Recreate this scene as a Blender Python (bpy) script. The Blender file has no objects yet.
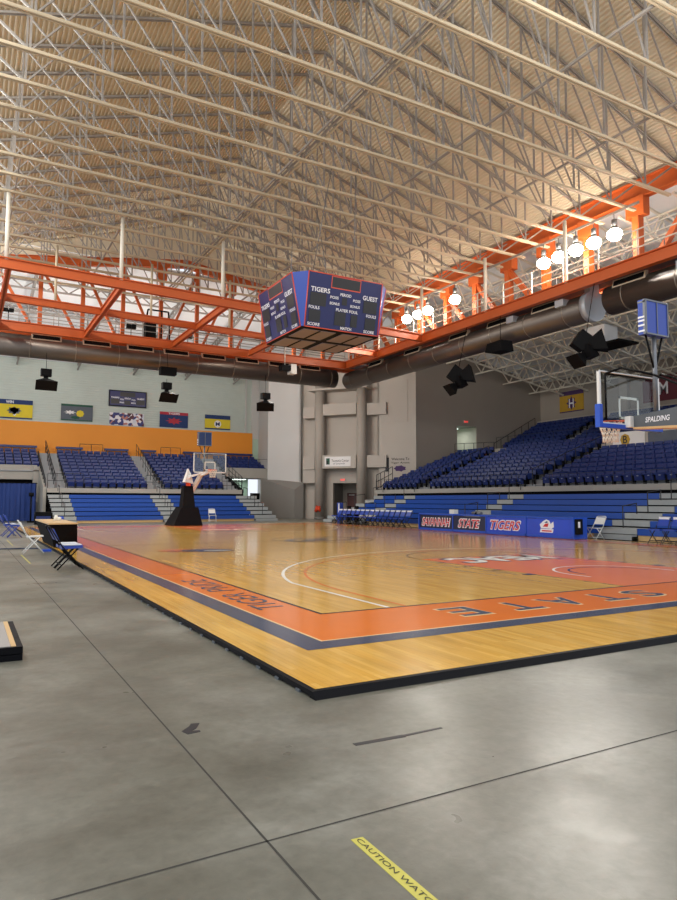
import bpy, bmesh, math, random
from mathutils import Vector, Matrix
random.seed(7)
sc = bpy.context.scene
V = Vector

# ------------------------------------------------------------------ camera
cam_d = bpy.data.cameras.new('camera'); cam = bpy.data.objects.new('camera', cam_d)
sc.collection.objects.link(cam); sc.camera = cam
cam_d.sensor_fit = 'AUTO'; cam_d.sensor_width = 36; cam_d.lens = 666.62 / 900 * 36
cam_d.clip_start = .05; cam_d.clip_end = 400
yaw, pitch, roll = .51105, .076016, .002681
fwd = V((math.sin(yaw) * math.cos(pitch), math.cos(yaw) * math.cos(pitch), math.sin(pitch)))
rt = V((math.cos(yaw), -math.sin(yaw), 0)); up = rt.cross(fwd)
r2 = math.cos(roll) * rt + math.sin(roll) * up; u2 = -math.sin(roll) * rt + math.cos(roll) * up
M = Matrix((r2, u2, -fwd)).transposed().to_4x4(); M.translation = V((-3.9722, -7.5076, 1.4715))
cam.matrix_world = M

# ------------------------------------------------------------------ world and exposure
w = bpy.data.worlds.new('world'); sc.world = w; w.use_nodes = True
bg = w.node_tree.nodes['Background']; bg.inputs[0].default_value = (.86, .92, 1.0, 1); bg.inputs[1].default_value = 1.08
sc.view_settings.view_transform = 'Standard'; sc.view_settings.look = 'None'
sc.view_settings.exposure = 0.0; sc.view_settings.gamma = 1.0; sc.view_settings.use_curve_mapping = False
LAMP_W = 720.0
LAMP_COL = (1.0, .965, .90)

# ------------------------------------------------------------------ materials
def srgb(*c):
    return tuple(((x / 255) / 12.92 if x / 255 <= .04045 else ((x / 255 + .055) / 1.055) ** 2.4) for x in c)

MATS = {}
def mat(name, col, rough=.6, metal=0., noise=0., nscale=8., coat=0., emit=0., bump=0., rv=0., alpha=1., stretch=(1, 1, 1)):
    m = bpy.data.materials.new(name); m.use_nodes = True; nt = m.node_tree; b = nt.nodes['Principled BSDF']
    c = srgb(*col); b.inputs['Base Color'].default_value = (*c, 1); b.inputs['Roughness'].default_value = rough
    b.inputs['Metallic'].default_value = metal
    b.inputs['Coat Weight'].default_value = coat
    if emit:
        b.inputs['Emission Color'].default_value = (*c, 1); b.inputs['Emission Strength'].default_value = emit
    tc = nt.nodes.new('ShaderNodeTexCoord'); mp = nt.nodes.new('ShaderNodeMapping'); mp.inputs['Scale'].default_value = stretch
    nt.links.new(tc.outputs['Object'], mp.inputs[0])
    n = nt.nodes.new('ShaderNodeTexNoise'); n.inputs['Scale'].default_value = nscale; n.inputs['Detail'].default_value = 5
    nt.links.new(mp.outputs[0], n.inputs['Vector'])
    nz = noise or .04
    mx = nt.nodes.new('ShaderNodeMix'); mx.data_type = 'RGBA'
    mx.inputs['A'].default_value = (*[x * (1 - nz) for x in c], 1); mx.inputs['B'].default_value = (*[min(1, x * (1 + nz)) for x in c], 1)
    nt.links.new(n.outputs['Fac'], mx.inputs['Factor']); nt.links.new(mx.outputs['Result'], b.inputs['Base Color'])
    if rv:
        mr = nt.nodes.new('ShaderNodeMapRange'); mr.inputs['To Min'].default_value = rough - rv; mr.inputs['To Max'].default_value = rough + rv
        mr.inputs['From Min'].default_value = .3; mr.inputs['From Max'].default_value = .7
        nt.links.new(n.outputs['Fac'], mr.inputs[0]); nt.links.new(mr.outputs[0], b.inputs['Roughness'])
    if bump:
        bp = nt.nodes.new('ShaderNodeBump'); bp.inputs['Strength'].default_value = bump; bp.inputs['Distance'].default_value = .01
        nt.links.new(n.outputs['Fac'], bp.inputs['Height']); nt.links.new(bp.outputs[0], b.inputs['Normal'])
    MATS[name] = m
    return m

def wood_floor(name, c1, c2, rough):
    m = bpy.data.materials.new(name); m.use_nodes = True; nt = m.node_tree; b = nt.nodes['Principled BSDF']
    tc = nt.nodes.new('ShaderNodeTexCoord'); mp = nt.nodes.new('ShaderNodeMapping')
    mp.inputs['Rotation'].default_value = (0, 0, math.pi / 2)
    nt.links.new(tc.outputs['Object'], mp.inputs[0])
    br = nt.nodes.new('ShaderNodeTexBrick'); br.offset = .37; br.inputs['Scale'].default_value = 1
    br.inputs['Brick Width'].default_value = 1.22; br.inputs['Row Height'].default_value = .057; br.inputs['Mortar Size'].default_value = .0008
    br.inputs['Color1'].default_value = (*srgb(*c1), 1); br.inputs['Color2'].default_value = (*srgb(*c2), 1)
    br.inputs['Mortar'].default_value = (*[x * .5 for x in srgb(*c2)], 1); br.inputs['Bias'].default_value = 0
    nt.links.new(mp.outputs[0], br.inputs['Vector'])
    n = nt.nodes.new('ShaderNodeTexNoise'); n.inputs['Scale'].default_value = .9; n.inputs['Detail'].default_value = 6
    mp2 = nt.nodes.new('ShaderNodeMapping'); mp2.inputs['Scale'].default_value = (6, 1, 1)
    nt.links.new(tc.outputs['Object'], mp2.inputs[0]); nt.links.new(mp2.outputs[0], n.inputs['Vector'])
    mr = nt.nodes.new('ShaderNodeMapRange'); mr.inputs['From Min'].default_value = .3; mr.inputs['From Max'].default_value = .7
    mr.inputs['To Min'].default_value = .84; mr.inputs['To Max'].default_value = 1.12
    nt.links.new(n.outputs['Fac'], mr.inputs[0])
    mx = nt.nodes.new('ShaderNodeVectorMath'); mx.operation = 'SCALE'
    nt.links.new(br.outputs['Color'], mx.inputs[0]); nt.links.new(mr.outputs[0], mx.inputs['Scale'])
    nt.links.new(mx.outputs[0], b.inputs['Base Color'])
    b.inputs['Roughness'].default_value = rough; b.inputs['Specular IOR Level'].default_value = .55
    n2 = nt.nodes.new('ShaderNodeTexNoise'); n2.inputs['Scale'].default_value = 3
    nt.links.new(tc.outputs['Object'], n2.inputs['Vector'])
    bp = nt.nodes.new('ShaderNodeBump'); bp.inputs['Strength'].default_value = .03; bp.inputs['Distance'].default_value = .02
    nt.links.new(n2.outputs['Fac'], bp.inputs['Height']); nt.links.new(bp.outputs[0], b.inputs['Normal'])
    MATS[name] = m; return m

def concrete_floor(name):
    m = bpy.data.materials.new(name); m.use_nodes = True; nt = m.node_tree; b = nt.nodes['Principled BSDF']
    tc = nt.nodes.new('ShaderNodeTexCoord')
    def noise(scale, det, dist=0, st=(1, 1, 1)):
        mp = nt.nodes.new('ShaderNodeMapping'); mp.inputs['Scale'].default_value = st
        nt.links.new(tc.outputs['Object'], mp.inputs[0])
        n = nt.nodes.new('ShaderNodeTexNoise'); n.inputs['Scale'].default_value = scale; n.inputs['Detail'].default_value = det
        n.inputs['Roughness'].default_value = .62; n.inputs['Distortion'].default_value = dist
        nt.links.new(mp.outputs[0], n.inputs['Vector']); return n
    a = noise(.6, 6, .15); r = nt.nodes.new('ShaderNodeValToRGB'); nt.links.new(a.outputs['Fac'], r.inputs[0])
    e = r.color_ramp.elements
    e[0].position = .33; e[0].color = (*srgb(92, 90, 79), 1); e[1].position = .68; e[1].color = (*srgb(134, 132, 122), 1)
    x = e.new(.5); x.color = (*srgb(110, 108, 97), 1)
    f = noise(14, 6, .3); mr = nt.nodes.new('ShaderNodeMapRange'); mr.inputs['To Min'].default_value = .86; mr.inputs['To Max'].default_value = 1.13
    mr.inputs['From Min'].default_value = .3; mr.inputs['From Max'].default_value = .7
    nt.links.new(f.outputs['Fac'], mr.inputs[0])
    g = noise(1.3, 4, .3, (1, 1.3, 1)); mg = nt.nodes.new('ShaderNodeMapRange'); mg.inputs['To Min'].default_value = .9; mg.inputs['To Max'].default_value = 1.12
    mg.inputs['From Min'].default_value = .35; mg.inputs['From Max'].default_value = .7
    nt.links.new(g.outputs['Fac'], mg.inputs[0])
    mm = nt.nodes.new('ShaderNodeMath'); mm.operation = 'MULTIPLY'; nt.links.new(mr.outputs[0], mm.inputs[0]); nt.links.new(mg.outputs[0], mm.inputs[1])
    s = nt.nodes.new('ShaderNodeVectorMath'); s.operation = 'SCALE'; nt.links.new(r.outputs[0], s.inputs[0]); nt.links.new(mm.outputs[0], s.inputs['Scale'])
    nt.links.new(s.outputs[0], b.inputs['Base Color'])
    rr = nt.nodes.new('ShaderNodeMapRange'); rr.inputs['To Min'].default_value = .27; rr.inputs['To Max'].default_value = .42
    rr.inputs['From Min'].default_value = .3; rr.inputs['From Max'].default_value = .7
    nt.links.new(g.outputs['Fac'], rr.inputs[0]); nt.links.new(rr.outputs[0], b.inputs['Roughness']); b.inputs['Specular IOR Level'].default_value = .45
    bp = nt.nodes.new('ShaderNodeBump'); bp.inputs['Strength'].default_value = .12; bp.inputs['Distance'].default_value = .01
    nt.links.new(f.outputs['Fac'], bp.inputs['Height']); nt.links.new(bp.outputs[0], b.inputs['Normal'])
    MATS[name] = m; return m

def siding(name, col, pitch):
    m = mat(name, col, .55, noise=.06, nscale=1.5); nt = m.node_tree; b = nt.nodes['Principled BSDF']
    tc = nt.nodes.new('ShaderNodeTexCoord'); sx = nt.nodes.new('ShaderNodeSeparateXYZ'); nt.links.new(tc.outputs['Object'], sx.inputs[0])
    d = nt.nodes.new('ShaderNodeMath'); d.operation = 'DIVIDE'; d.inputs[1].default_value = pitch; nt.links.new(sx.outputs['Z'], d.inputs[0])
    fr = nt.nodes.new('ShaderNodeMath'); fr.operation = 'FRACT'; nt.links.new(d.outputs[0], fr.inputs[0])
    g = nt.nodes.new('ShaderNodeMath'); g.operation = 'PINGPONG'; g.inputs[1].default_value = .5; nt.links.new(fr.outputs[0], g.inputs[0])
    mr = nt.nodes.new('ShaderNodeMapRange'); mr.inputs['From Min'].default_value = .0; mr.inputs['From Max'].default_value = .12
    nt.links.new(g.outputs[0], mr.inputs[0])
    bp = nt.nodes.new('ShaderNodeBump'); bp.inputs['Strength'].default_value = 1; bp.inputs['Distance'].default_value = .02
    nt.links.new(mr.outputs[0], bp.inputs['Height']); nt.links.new(bp.outputs[0], b.inputs['Normal'])
    return m

wood = wood_floor('maple', (228, 180, 90), (214, 162, 70), .14)
concrete = concrete_floor('concrete')
orange_paint = mat('orange_paint', (230, 120, 38), .16, noise=.05, nscale=2)
coral_paint = mat('coral_paint', (236, 128, 72), .17, noise=.05, nscale=2)
navy_paint = mat('navy_paint', (68, 76, 98), .17, noise=.08, nscale=2)
black_paint = mat('black_paint', (38, 36, 38), .25)
white_paint = mat('white_paint', (236, 232, 222), .25)
cream_line = mat('cream_line', (232, 196, 140), .25)
black_trim = mat('black_trim', (14, 14, 18), .6, noise=.1)
joint = mat('joint_filler', (52, 49, 44), .8)
roof_tan = mat('roof_tan', (218, 208, 186), .6, noise=.03, nscale=.4)
truss_cream = mat('truss_cream', (200, 186, 160), .5)
truss_grey = mat('truss_grey', (152, 147, 142), .5)
roof_white = mat('roof_white', (230, 234, 238), .6, noise=.05, nscale=.6)
truss_white = mat('truss_white', (226, 220, 206), .5)
steel_orange = mat('steel_orange', (198, 94, 40), .42, noise=.06, nscale=1.2)
duct_metal = mat('duct_metal', (112, 102, 94), .38, metal=.75, noise=.08, nscale=2)
duct_band = mat('duct_band', (150, 140, 128), .4, metal=.6)
duct_light = mat('duct_light', (176, 180, 186), .4, metal=.3)
vent_cream = mat('vent_cream', (196, 182, 160), .5)
dark_void = mat('dark_void', (20, 19, 20), .9)  # near-black fill; under ledges and in recesses it paints their shade in
siding_grey = siding('siding_grey', (190, 200, 192), .2)
wall_cream = mat('wall_cream', (178, 170, 160), .7, noise=.04, nscale=.7)
wall_pale = mat('wall_pale', (196, 194, 190), .7, noise=.04, nscale=.7)
wall_taupe = mat('wall_taupe', (160, 152, 142), .7, noise=.05, nscale=.7)
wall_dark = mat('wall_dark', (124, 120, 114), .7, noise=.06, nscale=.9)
orange_wall = mat('orange_wall', (232, 146, 40), .6, noise=.04, nscale=.5)
concrete_wall = mat('concrete_wall', (158, 154, 146), .75, noise=.07, nscale=1.2)
stair_grey = mat('stair_grey', (150, 152, 154), .7, noise=.08, nscale=3)
tread_silver = mat('tread_silver', (156, 160, 160), .5, noise=.12, nscale=5)
bench_blue = mat('bench_blue', (24, 72, 160), .38, noise=.06, nscale=2)
seat_blue = mat('seat_blue', (20, 42, 104), .42, noise=.05, nscale=4)
seat_plate = mat('seat_plate', (150, 160, 180), .4)
pad_blue = mat('pad_blue', (28, 78, 190), .4, noise=.05, nscale=3)
led_blue = mat('led_blue', (22, 54, 160), .3, noise=.45, nscale=.7, emit=.35)
led_navy = mat('led_navy', (26, 30, 62), .3, noise=.1, nscale=.9)
sb_blue = mat('sb_blue', (24, 31, 92), .35, noise=.04, nscale=1)
sb_corner = mat('sb_corner', (44, 74, 170), .35, noise=.04, nscale=1)
sb_red = mat('sb_red', (214, 84, 60), .4)
sb_digit = mat('sb_digit', (34, 34, 38), .4, noise=.3, nscale=30)
sb_under = mat('sb_under', (140, 130, 140), .6)
white_text = mat('white_text', (238, 240, 246), .5)
red_text = mat('red_text', (206, 40, 48), .5)
black_metal = mat('black_metal', (13, 13, 15), .6)
black_cloth = mat('black_cloth', (24, 23, 25), .9, noise=.2, nscale=3)
rail_black = mat('rail_black', (30, 30, 34), .4)
rail_cream = mat('rail_cream', (220, 214, 200), .45)
grate = mat('grate_grey', (92, 90, 92), .7)
white_metal = mat('white_metal', (222, 222, 218), .4)
grey_metal = mat('grey_metal', (120, 122, 126), .4, metal=.5)
arm_grey = mat('arm_grey', (86, 92, 98), .45)
rim_orange = mat('rim_orange', (226, 86, 36), .4)
net_white = mat('net_white', (228, 220, 206), .8)
maroon = mat('maroon_door', (84, 42, 40), .5)
curtain_blue = mat('curtain_blue', (22, 50, 112), .75, noise=.1, nscale=2)
table_wood = mat('table_wood', (206, 170, 118), .4, noise=.07, nscale=4, stretch=(8, 1, 1))
vinyl_blue = mat('vinyl_blue', (36, 66, 160), .35)
vinyl_white = mat('vinyl_white', (222, 226, 232), .4)
tape_yellow = mat('tape_yellow', (196, 186, 84), .5, noise=.1, nscale=6)
tape_black = mat('tape_black', (40, 38, 42), .5)
ink = mat('marker_ink', (60, 58, 40), .6)
yellow_cloth = mat('yellow_cloth', (218, 196, 50), .8, noise=.1, nscale=2)
navy_cloth = mat('navy_cloth', (34, 56, 104), .8, noise=.1, nscale=2)
grey_cloth = mat('grey_cloth', (92, 98, 108), .8, noise=.15, nscale=2)
green_cloth = mat('green_cloth', (36, 84, 66), .8)
red_cloth = mat('red_cloth', (176, 52, 66), .8)
maroon_cloth = mat('maroon_cloth', (96, 40, 52), .8)
purple_cloth = mat('purple_cloth', (72, 48, 96), .8)
gold_cloth = mat('gold_cloth', (186, 148, 46), .8, noise=.1, nscale=3)
white_cloth = mat('white_cloth', (228, 226, 224), .8)
pale_green = mat('pale_green', (176, 200, 180), .7)
mid_green = mat('mid_green', (96, 130, 106), .7)
exit_red = mat('exit_red', (230, 40, 40), .5, emit=1.5)
lamp_glow = mat('lamp_glow', (255, 244, 224), .5, emit=40)
fill_glow = mat('fill_glow', (236, 248, 240), .5, emit=3)  # glow of the fill panels added inside the openings
orange_cloth = mat('orange_cloth', (214, 70, 36), .8)
paper = mat('paper', (226, 222, 210), .7)
collage = mat('collage', (190, 176, 190), .7)
def glass_mat():
    m = bpy.data.materials.new('glass'); m.use_nodes = True; nt = m.node_tree
    nt.nodes.remove(nt.nodes['Principled BSDF']); out = nt.nodes['Material Output']
    t = nt.nodes.new('ShaderNodeBsdfTransparent'); t.inputs[0].default_value = (.90, .93, .93, 1)
    g = nt.nodes.new('ShaderNodeBsdfGlossy'); g.inputs['Roughness'].default_value = .03
    mx = nt.nodes.new('ShaderNodeMixShader'); mx.inputs[0].default_value = .05; nt.links.new(t.outputs[0], mx.inputs[1]); nt.links.new(g.outputs[0], mx.inputs[2])
    nt.links.new(mx.outputs[0], out.inputs['Surface']); return m
glass = glass_mat()
for m_ in (black_trim, black_metal, black_cloth, dark_void): m_.node_tree.nodes['Principled BSDF'].inputs['Specular IOR Level'].default_value = .12
# speckled collage
def collage_mat():
    nt = collage.node_tree; b = nt.nodes['Principled BSDF']
    v = nt.nodes.new('ShaderNodeTexVoronoi'); v.inputs['Scale'].default_value = 4.2
    tc = nt.nodes.new('ShaderNodeTexCoord'); nt.links.new(tc.outputs['Object'], v.inputs['Vector'])
    r = nt.nodes.new('ShaderNodeValToRGB'); r.color_ramp.interpolation = 'CONSTANT'
    e = r.color_ramp.elements; e[0].position = 0; e[0].color = (*srgb(60, 66, 120), 1); e[1].position = .3; e[1].color = (*srgb(226, 222, 226), 1)
    for p_, c_ in ((.55, (178, 120, 110)), (.65, (210, 212, 222)), (.8, (90, 50, 60))):
        q = e.new(p_); q.color = (*srgb(*c_), 1)
    s = nt.nodes.new('ShaderNodeSeparateColor'); nt.links.new(v.outputs['Color'], s.inputs[0]); nt.links.new(s.outputs[0], r.inputs[0])
    nt.links.new(r.outputs[0], b.inputs['Base Color'])
collage_mat()

# ------------------------------------------------------------------ mesh helpers
col = sc.collection
def wloc(o):
    l = V((0, 0, 0))
    while o is not None: l = l + V(o.location); o = o.parent
    return l

class MB:
    def __init__(s): s.v = []; s.f = []; s.m = []; s.mats = []; s.smooth = []
    def mi(s, m):
        if m not in s.mats: s.mats.append(m)
        return s.mats.index(m)
    def add(s, vs, fs, m, smooth=False):
        k = len(s.v); i = s.mi(m); s.v += [tuple(x) for x in vs]
        for f in fs: s.f.append([k + q for q in f]); s.m.append(i); s.smooth.append(smooth)
        return s
    def box(s, x0, x1, y0, y1, z0, z1, m):
        return s.hexa([(x0, y0, z0), (x1, y0, z0), (x1, y1, z0), (x0, y1, z0), (x0, y0, z1), (x1, y0, z1), (x1, y1, z1), (x0, y1, z1)], m)
    def hexa(s, p, m):
        return s.add(p, [(0, 3, 2, 1), (4, 5, 6, 7), (0, 1, 5, 4), (1, 2, 6, 5), (2, 3, 7, 6), (3, 0, 4, 7)], m)
    def poly(s, pts, m): return s.add(pts, [tuple(range(len(pts)))], m)
    def prism(s, pts, off, m):          # extrude a polygon by a vector
        n = len(pts); o = V(off); a = [V(p) for p in pts]; b = [p + o for p in a]
        return s.add(a + b, [tuple(range(n - 1, -1, -1)), tuple(range(n, 2 * n))] + [(i, (i + 1) % n, n + (i + 1) % n, n + i) for i in range(n)], m)
    def beam(s, p, q, w, h, m, upv=(0, 0, 1)):
        p = V(p); q = V(q); d = (q - p).normalized(); u = V(upv)
        if abs(d.dot(u)) > .98: u = V((1, 0, 0))
        r = d.cross(u).normalized() * (w / 2); u = r.cross(d).normalized() * (h / 2)
        P = [p - r - u, p + r - u, p + r + u, p - r + u]; Q = [x + (q - p) for x in P]
        return s.add(P + Q, [(0, 1, 2, 3), (7, 6, 5, 4), (0, 4, 5, 1), (1, 5, 6, 2), (2, 6, 7, 3), (3, 7, 4, 0)], m)
    def ibeam(s, p, q, w, h, m, t=.03):
        p = V(p); q = V(q)
        s.beam(p, q, t, h, m); z = V((0, 0, h / 2 - t / 2)); s.beam(p + z, q + z, w, t, m); s.beam(p - z, q - z, w, t, m); return s
    def tube(s, p, q, r, m, n=8, r1=None, caps=True):
        p = V(p); q = V(q); d = (q - p).normalized(); u = V((0, 0, 1)) if abs(d.z) < .95 else V((1, 0, 0))
        a = d.cross(u).normalized(); b = a.cross(d); r1 = r if r1 is None else r1
        vs = [p + (a * math.cos(t) + b * math.sin(t)) * r for t in [2 * math.pi * i / n for i in range(n)]]
        vs += [q + (a * math.cos(t) + b * math.sin(t)) * r1 for t in [2 * math.pi * i / n for i in range(n)]]
        s.add(vs, [(i, (i + 1) % n, n + (i + 1) % n, n + i) for i in range(n)], m, True)
        if caps: k = len(s.v) - 2 * n; i0 = s.mi(m); s.f += [list(range(k + n - 1, k - 1, -1)), list(range(k + n, k + 2 * n))]; s.m += [i0, i0]; s.smooth += [False, False]
        return s
    def path(s, pts, r, m, n=6):
        for a, b in zip(pts[:-1], pts[1:]): s.tube(a, b, r, m, n)
        return s
    def strip(s, pts, wd, z, m, closed=False):      # flat painted line along 2-D points
        n = len(pts); L = []; R = []
        for i in range(n):
            if closed: a = V(pts[i - 1]); b = V(pts[(i + 1) % n])
            else: a = V(pts[max(0, i - 1)]); b = V(pts[min(n - 1, i + 1)])
            d = (b - a).normalized(); nn = V((-d.y, d.x)) * (wd / 2); c = V(pts[i])
            L.append((c.x + nn.x, c.y + nn.y, z)); R.append((c.x - nn.x, c.y - nn.y, z))
        rng = range(n) if closed else range(n - 1)
        return s.add(L + R, [(n + i, n + (i + 1) % n, (i + 1) % n, i) for i in rng], m)
    def build(s, name, parent=None, local=False, origin=None):
        if parent is not None and not local: o = wloc(parent)
        elif parent is None:
            if origin is None:
                xs = [v[0] for v in s.v]; ys = [v[1] for v in s.v]; zs = [v[2] for v in s.v]
                o = V(((min(xs) + max(xs)) / 2, (min(ys) + max(ys)) / 2, min(zs)))
            else: o = V(origin)
        else: o = V((0, 0, 0))
        me = bpy.data.meshes.new(name)
        me.from_pydata([(x[0] - o.x, x[1] - o.y, x[2] - o.z) for x in s.v], [], s.f)
        for m in s.mats: me.materials.append(m)
        me.polygons.foreach_set('material_index', s.m); me.polygons.foreach_set('use_smooth', s.smooth); me.update()
        ob = bpy.data.objects.new(name, me); col.objects.link(ob)
        if parent is not None: ob.parent = parent
        else: ob.location = o
        return ob

def tag(o, label, cat, group=None, kind=None):
    o['label'] = label; o['category'] = cat
    if group: o['group'] = group
    if kind: o['kind'] = kind
    return o
def struct(o): o['kind'] = 'structure'; return o
def thing(name, label, cat, loc=(0, 0, 0), rz=0, group=None):
    o = bpy.data.objects.new(name, None); col.objects.link(o); o.location = loc; o.rotation_euler = (0, 0, rz)
    o.empty_display_size = .2
    return tag(o, label, cat, group)
def dup(root, loc=None, rz=None, label=None):
    r = root.copy(); col.objects.link(r)
    if loc is not None: r.location = loc
    if rz is not None: r.rotation_euler = (0, 0, rz)
    if label: r['label'] = label
    for ch in list(root.children):
        c = ch.copy(); col.objects.link(c); c.parent = r
        for g in list(ch.children):
            d = g.copy(); col.objects.link(d); d.parent = c
    return r
ORD = ['first', 'second', 'third', 'fourth', 'fifth', 'sixth', 'seventh', 'eighth', 'ninth', 'tenth', 'eleventh', 'twelfth', 'thirteenth',
       'fourteenth', 'fifteenth', 'sixteenth', 'seventeenth', 'eighteenth', 'nineteenth', 'twentieth', 'twenty-first', 'twenty-second', 'twenty-third', 'twenty-fourth']

def text_mesh(name, s, o, right, upv, width, height, m, parent=None, thick=.004, shear=0., bold=0., local=False):
    """flat lettering; o = lower left corner, right/upv = unit directions, fitted to width x height"""
    cu = bpy.data.curves.new('lettering', 'FONT'); cu.body = s; cu.shear = shear; cu.offset = bold; cu.extrude = .0; cu.resolution_u = 3
    t = bpy.data.objects.new('lettering', cu); col.objects.link(t)
    dg = bpy.context.evaluated_depsgraph_get(); dg.update()
    me = bpy.data.meshes.new_from_object(t.evaluated_get(dg)); bpy.data.objects.remove(t)
    xs = [v.co.x for v in me.vertices]; ys = [v.co.y for v in me.vertices]
    x0, x1, y0, y1 = min(xs), max(xs), min(ys), max(ys)
    R = V(right).normalized(); U = V(upv).normalized(); N = R.cross(U); o = V(o)
    b = MB(); vs = []
    for v in me.vertices: vs.append(o + R * ((v.co.x - x0) / (x1 - x0) * width) + U * ((v.co.y - y0) / (y1 - y0) * height) + N * thick)
    b.add(vs, [tuple(p.vertices) for p in me.polygons], m)
    return b.build(name, parent, local)

def arc(cx, cy, r, a0, a1, n=28): return [(cx + r * math.cos(math.radians(a0 + (a1 - a0) * i / n)), cy + r * math.sin(math.radians(a0 + (a1 - a0) * i / n))) for i in range(n + 1)]

# ================================================================== FLOOR AND WALLS
b = MB(); b.box(-14, 42, -14, 52, -.3, 0, concrete)
b.strip([(-2.77, -14), (-2.75, 52)], .011, .0012, joint); b.strip([(-14, -4.88), (-2.75, -4.735), (.09, -4.72), (42, -4.6)], .011, .0012, joint)
b.strip([(-14, 14.7), (-1.7, 14.7)], .010, .0012, joint)
fl = struct(b.build('floor', origin=(0, 0, 0)))

CH = .055
# far bay back wall
b = MB(); b.box(-12, 19.4, 50.5, 50.8, 7.72, 14.2, siding_grey); b.box(-12, 19.3, 50.42, 50.8, 4.5, 7.72, orange_wall)
b.box(18.55, 18.7, 50.38, 50.5, 7.72, 13.5, wall_pale)
struct(b.build('wall_far'))
b = MB(); b.box(19.25, 19.9, 50.5, 50.55, 4.5, 7.2, pale_green); b.box(19.9, 20.6, 50.45, 50.6, 4, 13, wall_pale); b.box(19.2, 20.0, 50.44, 50.56, 7.2, 13.4, wall_pale)
struct(b.build('wall_far_return'))
# side wall of far bay
A = V((18.4, 44.2, 0)); B = V((26.16, 34.2, 0)); D = (B - A).normalized(); N = V((-D.y * -1, -D.x, 0)); N = V((D.y, -D.x, 0))
b = MB(); b.prism([(18.4, 44.2, 0), (19.95, 50.6, 0), (20.25, 50.6, 0), (18.7, 44.2, 0)], (0, 0, 13.6), wall_pale)
struct(b.build('wall_side_far'))
def C(s, n=0, z=0): p = A + D * s + N * n; return V((p.x, p.y, z))
def cbox(b, s0, s1, n0, n1, z0, z1, m):
    p = [C(s0, n1, z0), C(s1, n1, z0), C(s1, n0, z0), C(s0, n0, z0)]; q = [V((v.x, v.y, z1)) for v in p]
    return b.hexa(p + q, m)
b = MB(); cbox(b, -.2, 2.9, -.3, 0, 3.0, 14.2, wall_pale); cbox(b, 2.9, 5.6, -.75, -.45, 0, 14.2, wall_cream)
cbox(b, 5.6, 8.2, -.75, -.45, 2.9, 14.2, wall_cream); cbox(b, 8.2, 9.6, -.75, -.45, 0, 14.2, wall_cream)
cbox(b, 9.6, 12.75, -.3, 0, 0, 14.2, wall_cream); cbox(b, 2.75, 2.9, -.75, 0, 0, 14.2, wall_pale); cbox(b, 9.6, 9.75, -.75, 0, 0, 14.2, wall_cream)
cbox(b, 9.9, 12.1, 0, .03, 7.6, 10.9, wall_cream)
struct(b.build('wall_corner'))
# entrance recess with door
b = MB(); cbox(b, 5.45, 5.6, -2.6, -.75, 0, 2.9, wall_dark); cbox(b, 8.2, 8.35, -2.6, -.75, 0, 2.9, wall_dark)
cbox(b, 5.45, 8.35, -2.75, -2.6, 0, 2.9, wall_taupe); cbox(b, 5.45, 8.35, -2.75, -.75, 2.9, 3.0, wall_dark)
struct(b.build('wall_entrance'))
o = MB(); cbox(o, 6.0, 7.7, -2.6, -2.54, 0, 2.12, maroon); o = struct(o.build('door_1'))
b = MB(); cbox(b, 6.9, 6.98, -2.54, -2.48, .9, 1.1, grey_metal); b.build('door_handle', o)
b = MB(); cbox(b, 6.15, 6.65, -2.54, -2.53, 1.93, 1.99, white_metal); b.build('door_closer', o)
# low splayed wall left of the columns
b = MB()
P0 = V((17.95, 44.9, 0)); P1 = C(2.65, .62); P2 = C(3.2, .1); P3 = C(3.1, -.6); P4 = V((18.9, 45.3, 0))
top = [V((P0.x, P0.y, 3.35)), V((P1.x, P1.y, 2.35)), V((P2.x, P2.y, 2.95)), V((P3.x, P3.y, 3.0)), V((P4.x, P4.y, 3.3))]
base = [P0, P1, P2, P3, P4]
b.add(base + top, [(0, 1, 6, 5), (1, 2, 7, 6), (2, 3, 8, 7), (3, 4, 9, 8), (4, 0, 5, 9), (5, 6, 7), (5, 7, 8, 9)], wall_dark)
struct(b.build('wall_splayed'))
# right bay end wall (Y const) with opening
b = MB(); yA, yB = 34.2, 34.5; sl = lambda x: 15.3 - .19 * (x - 20.5)
def ew(x0, x1, z0, z1=None, m=wall_taupe):
    t0 = z1 if z1 else sl(x0) + .1; t1 = z1 if z1 else sl(x1) + .1
    b.hexa([(x0, yA, z0), (x1, yA, z0), (x1, yB, z0), (x0, yB, z0), (x0, yA, t0), (x1, yA, t1), (x1, yB, t1), (x0, yB, t0)], m)
ew(26.16, 30.3, 0); ew(30.3, 32.3, 7.5); ew(30.3, 32.3, 0, 4.9); ew(32.3, 39.9, 0)
struct(b.build('wall_end'))
b = MB(); b.box(30.2, 32.4, 34.5, 37.2, 4.8, 4.9, stair_grey); b.box(30.2, 32.4, 37.1, 37.2, 4.9, 7.6, pale_green); b.box(30.15, 30.3, 34.5, 37.2, 4.9, 7.6, pale_green)
b.box(32.3, 32.45, 34.5, 37.2, 4.9, 7.6, wall_taupe); b.box(30.2, 32.4, 34.5, 37.2, 7.5, 7.6, wall_dark)
struct(b.build('wall_lobby'))
o = struct(MB().box(31.25, 31.95, 37.04, 37.1, 4.9, 7.0, maroon).build('door_2'))
MB().box(31.35, 31.42, 36.98, 37.04, 5.9, 6.05, grey_metal).build('door_handle', o)
# back wall of right bay
b = MB(); b.box(39.6, 39.9, 2, 34.5, 0, 11.75, wall_taupe); b.box(39.15, 39.6, 2, 34.2, 7.9, 8.35, wall_cream)
for y in (25.6, 16.0): b.box(39.3, 39.6, y - .35, y + .35, 8.35, 11.7, wall_cream)
struct(b.build('wall_right'))

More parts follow.
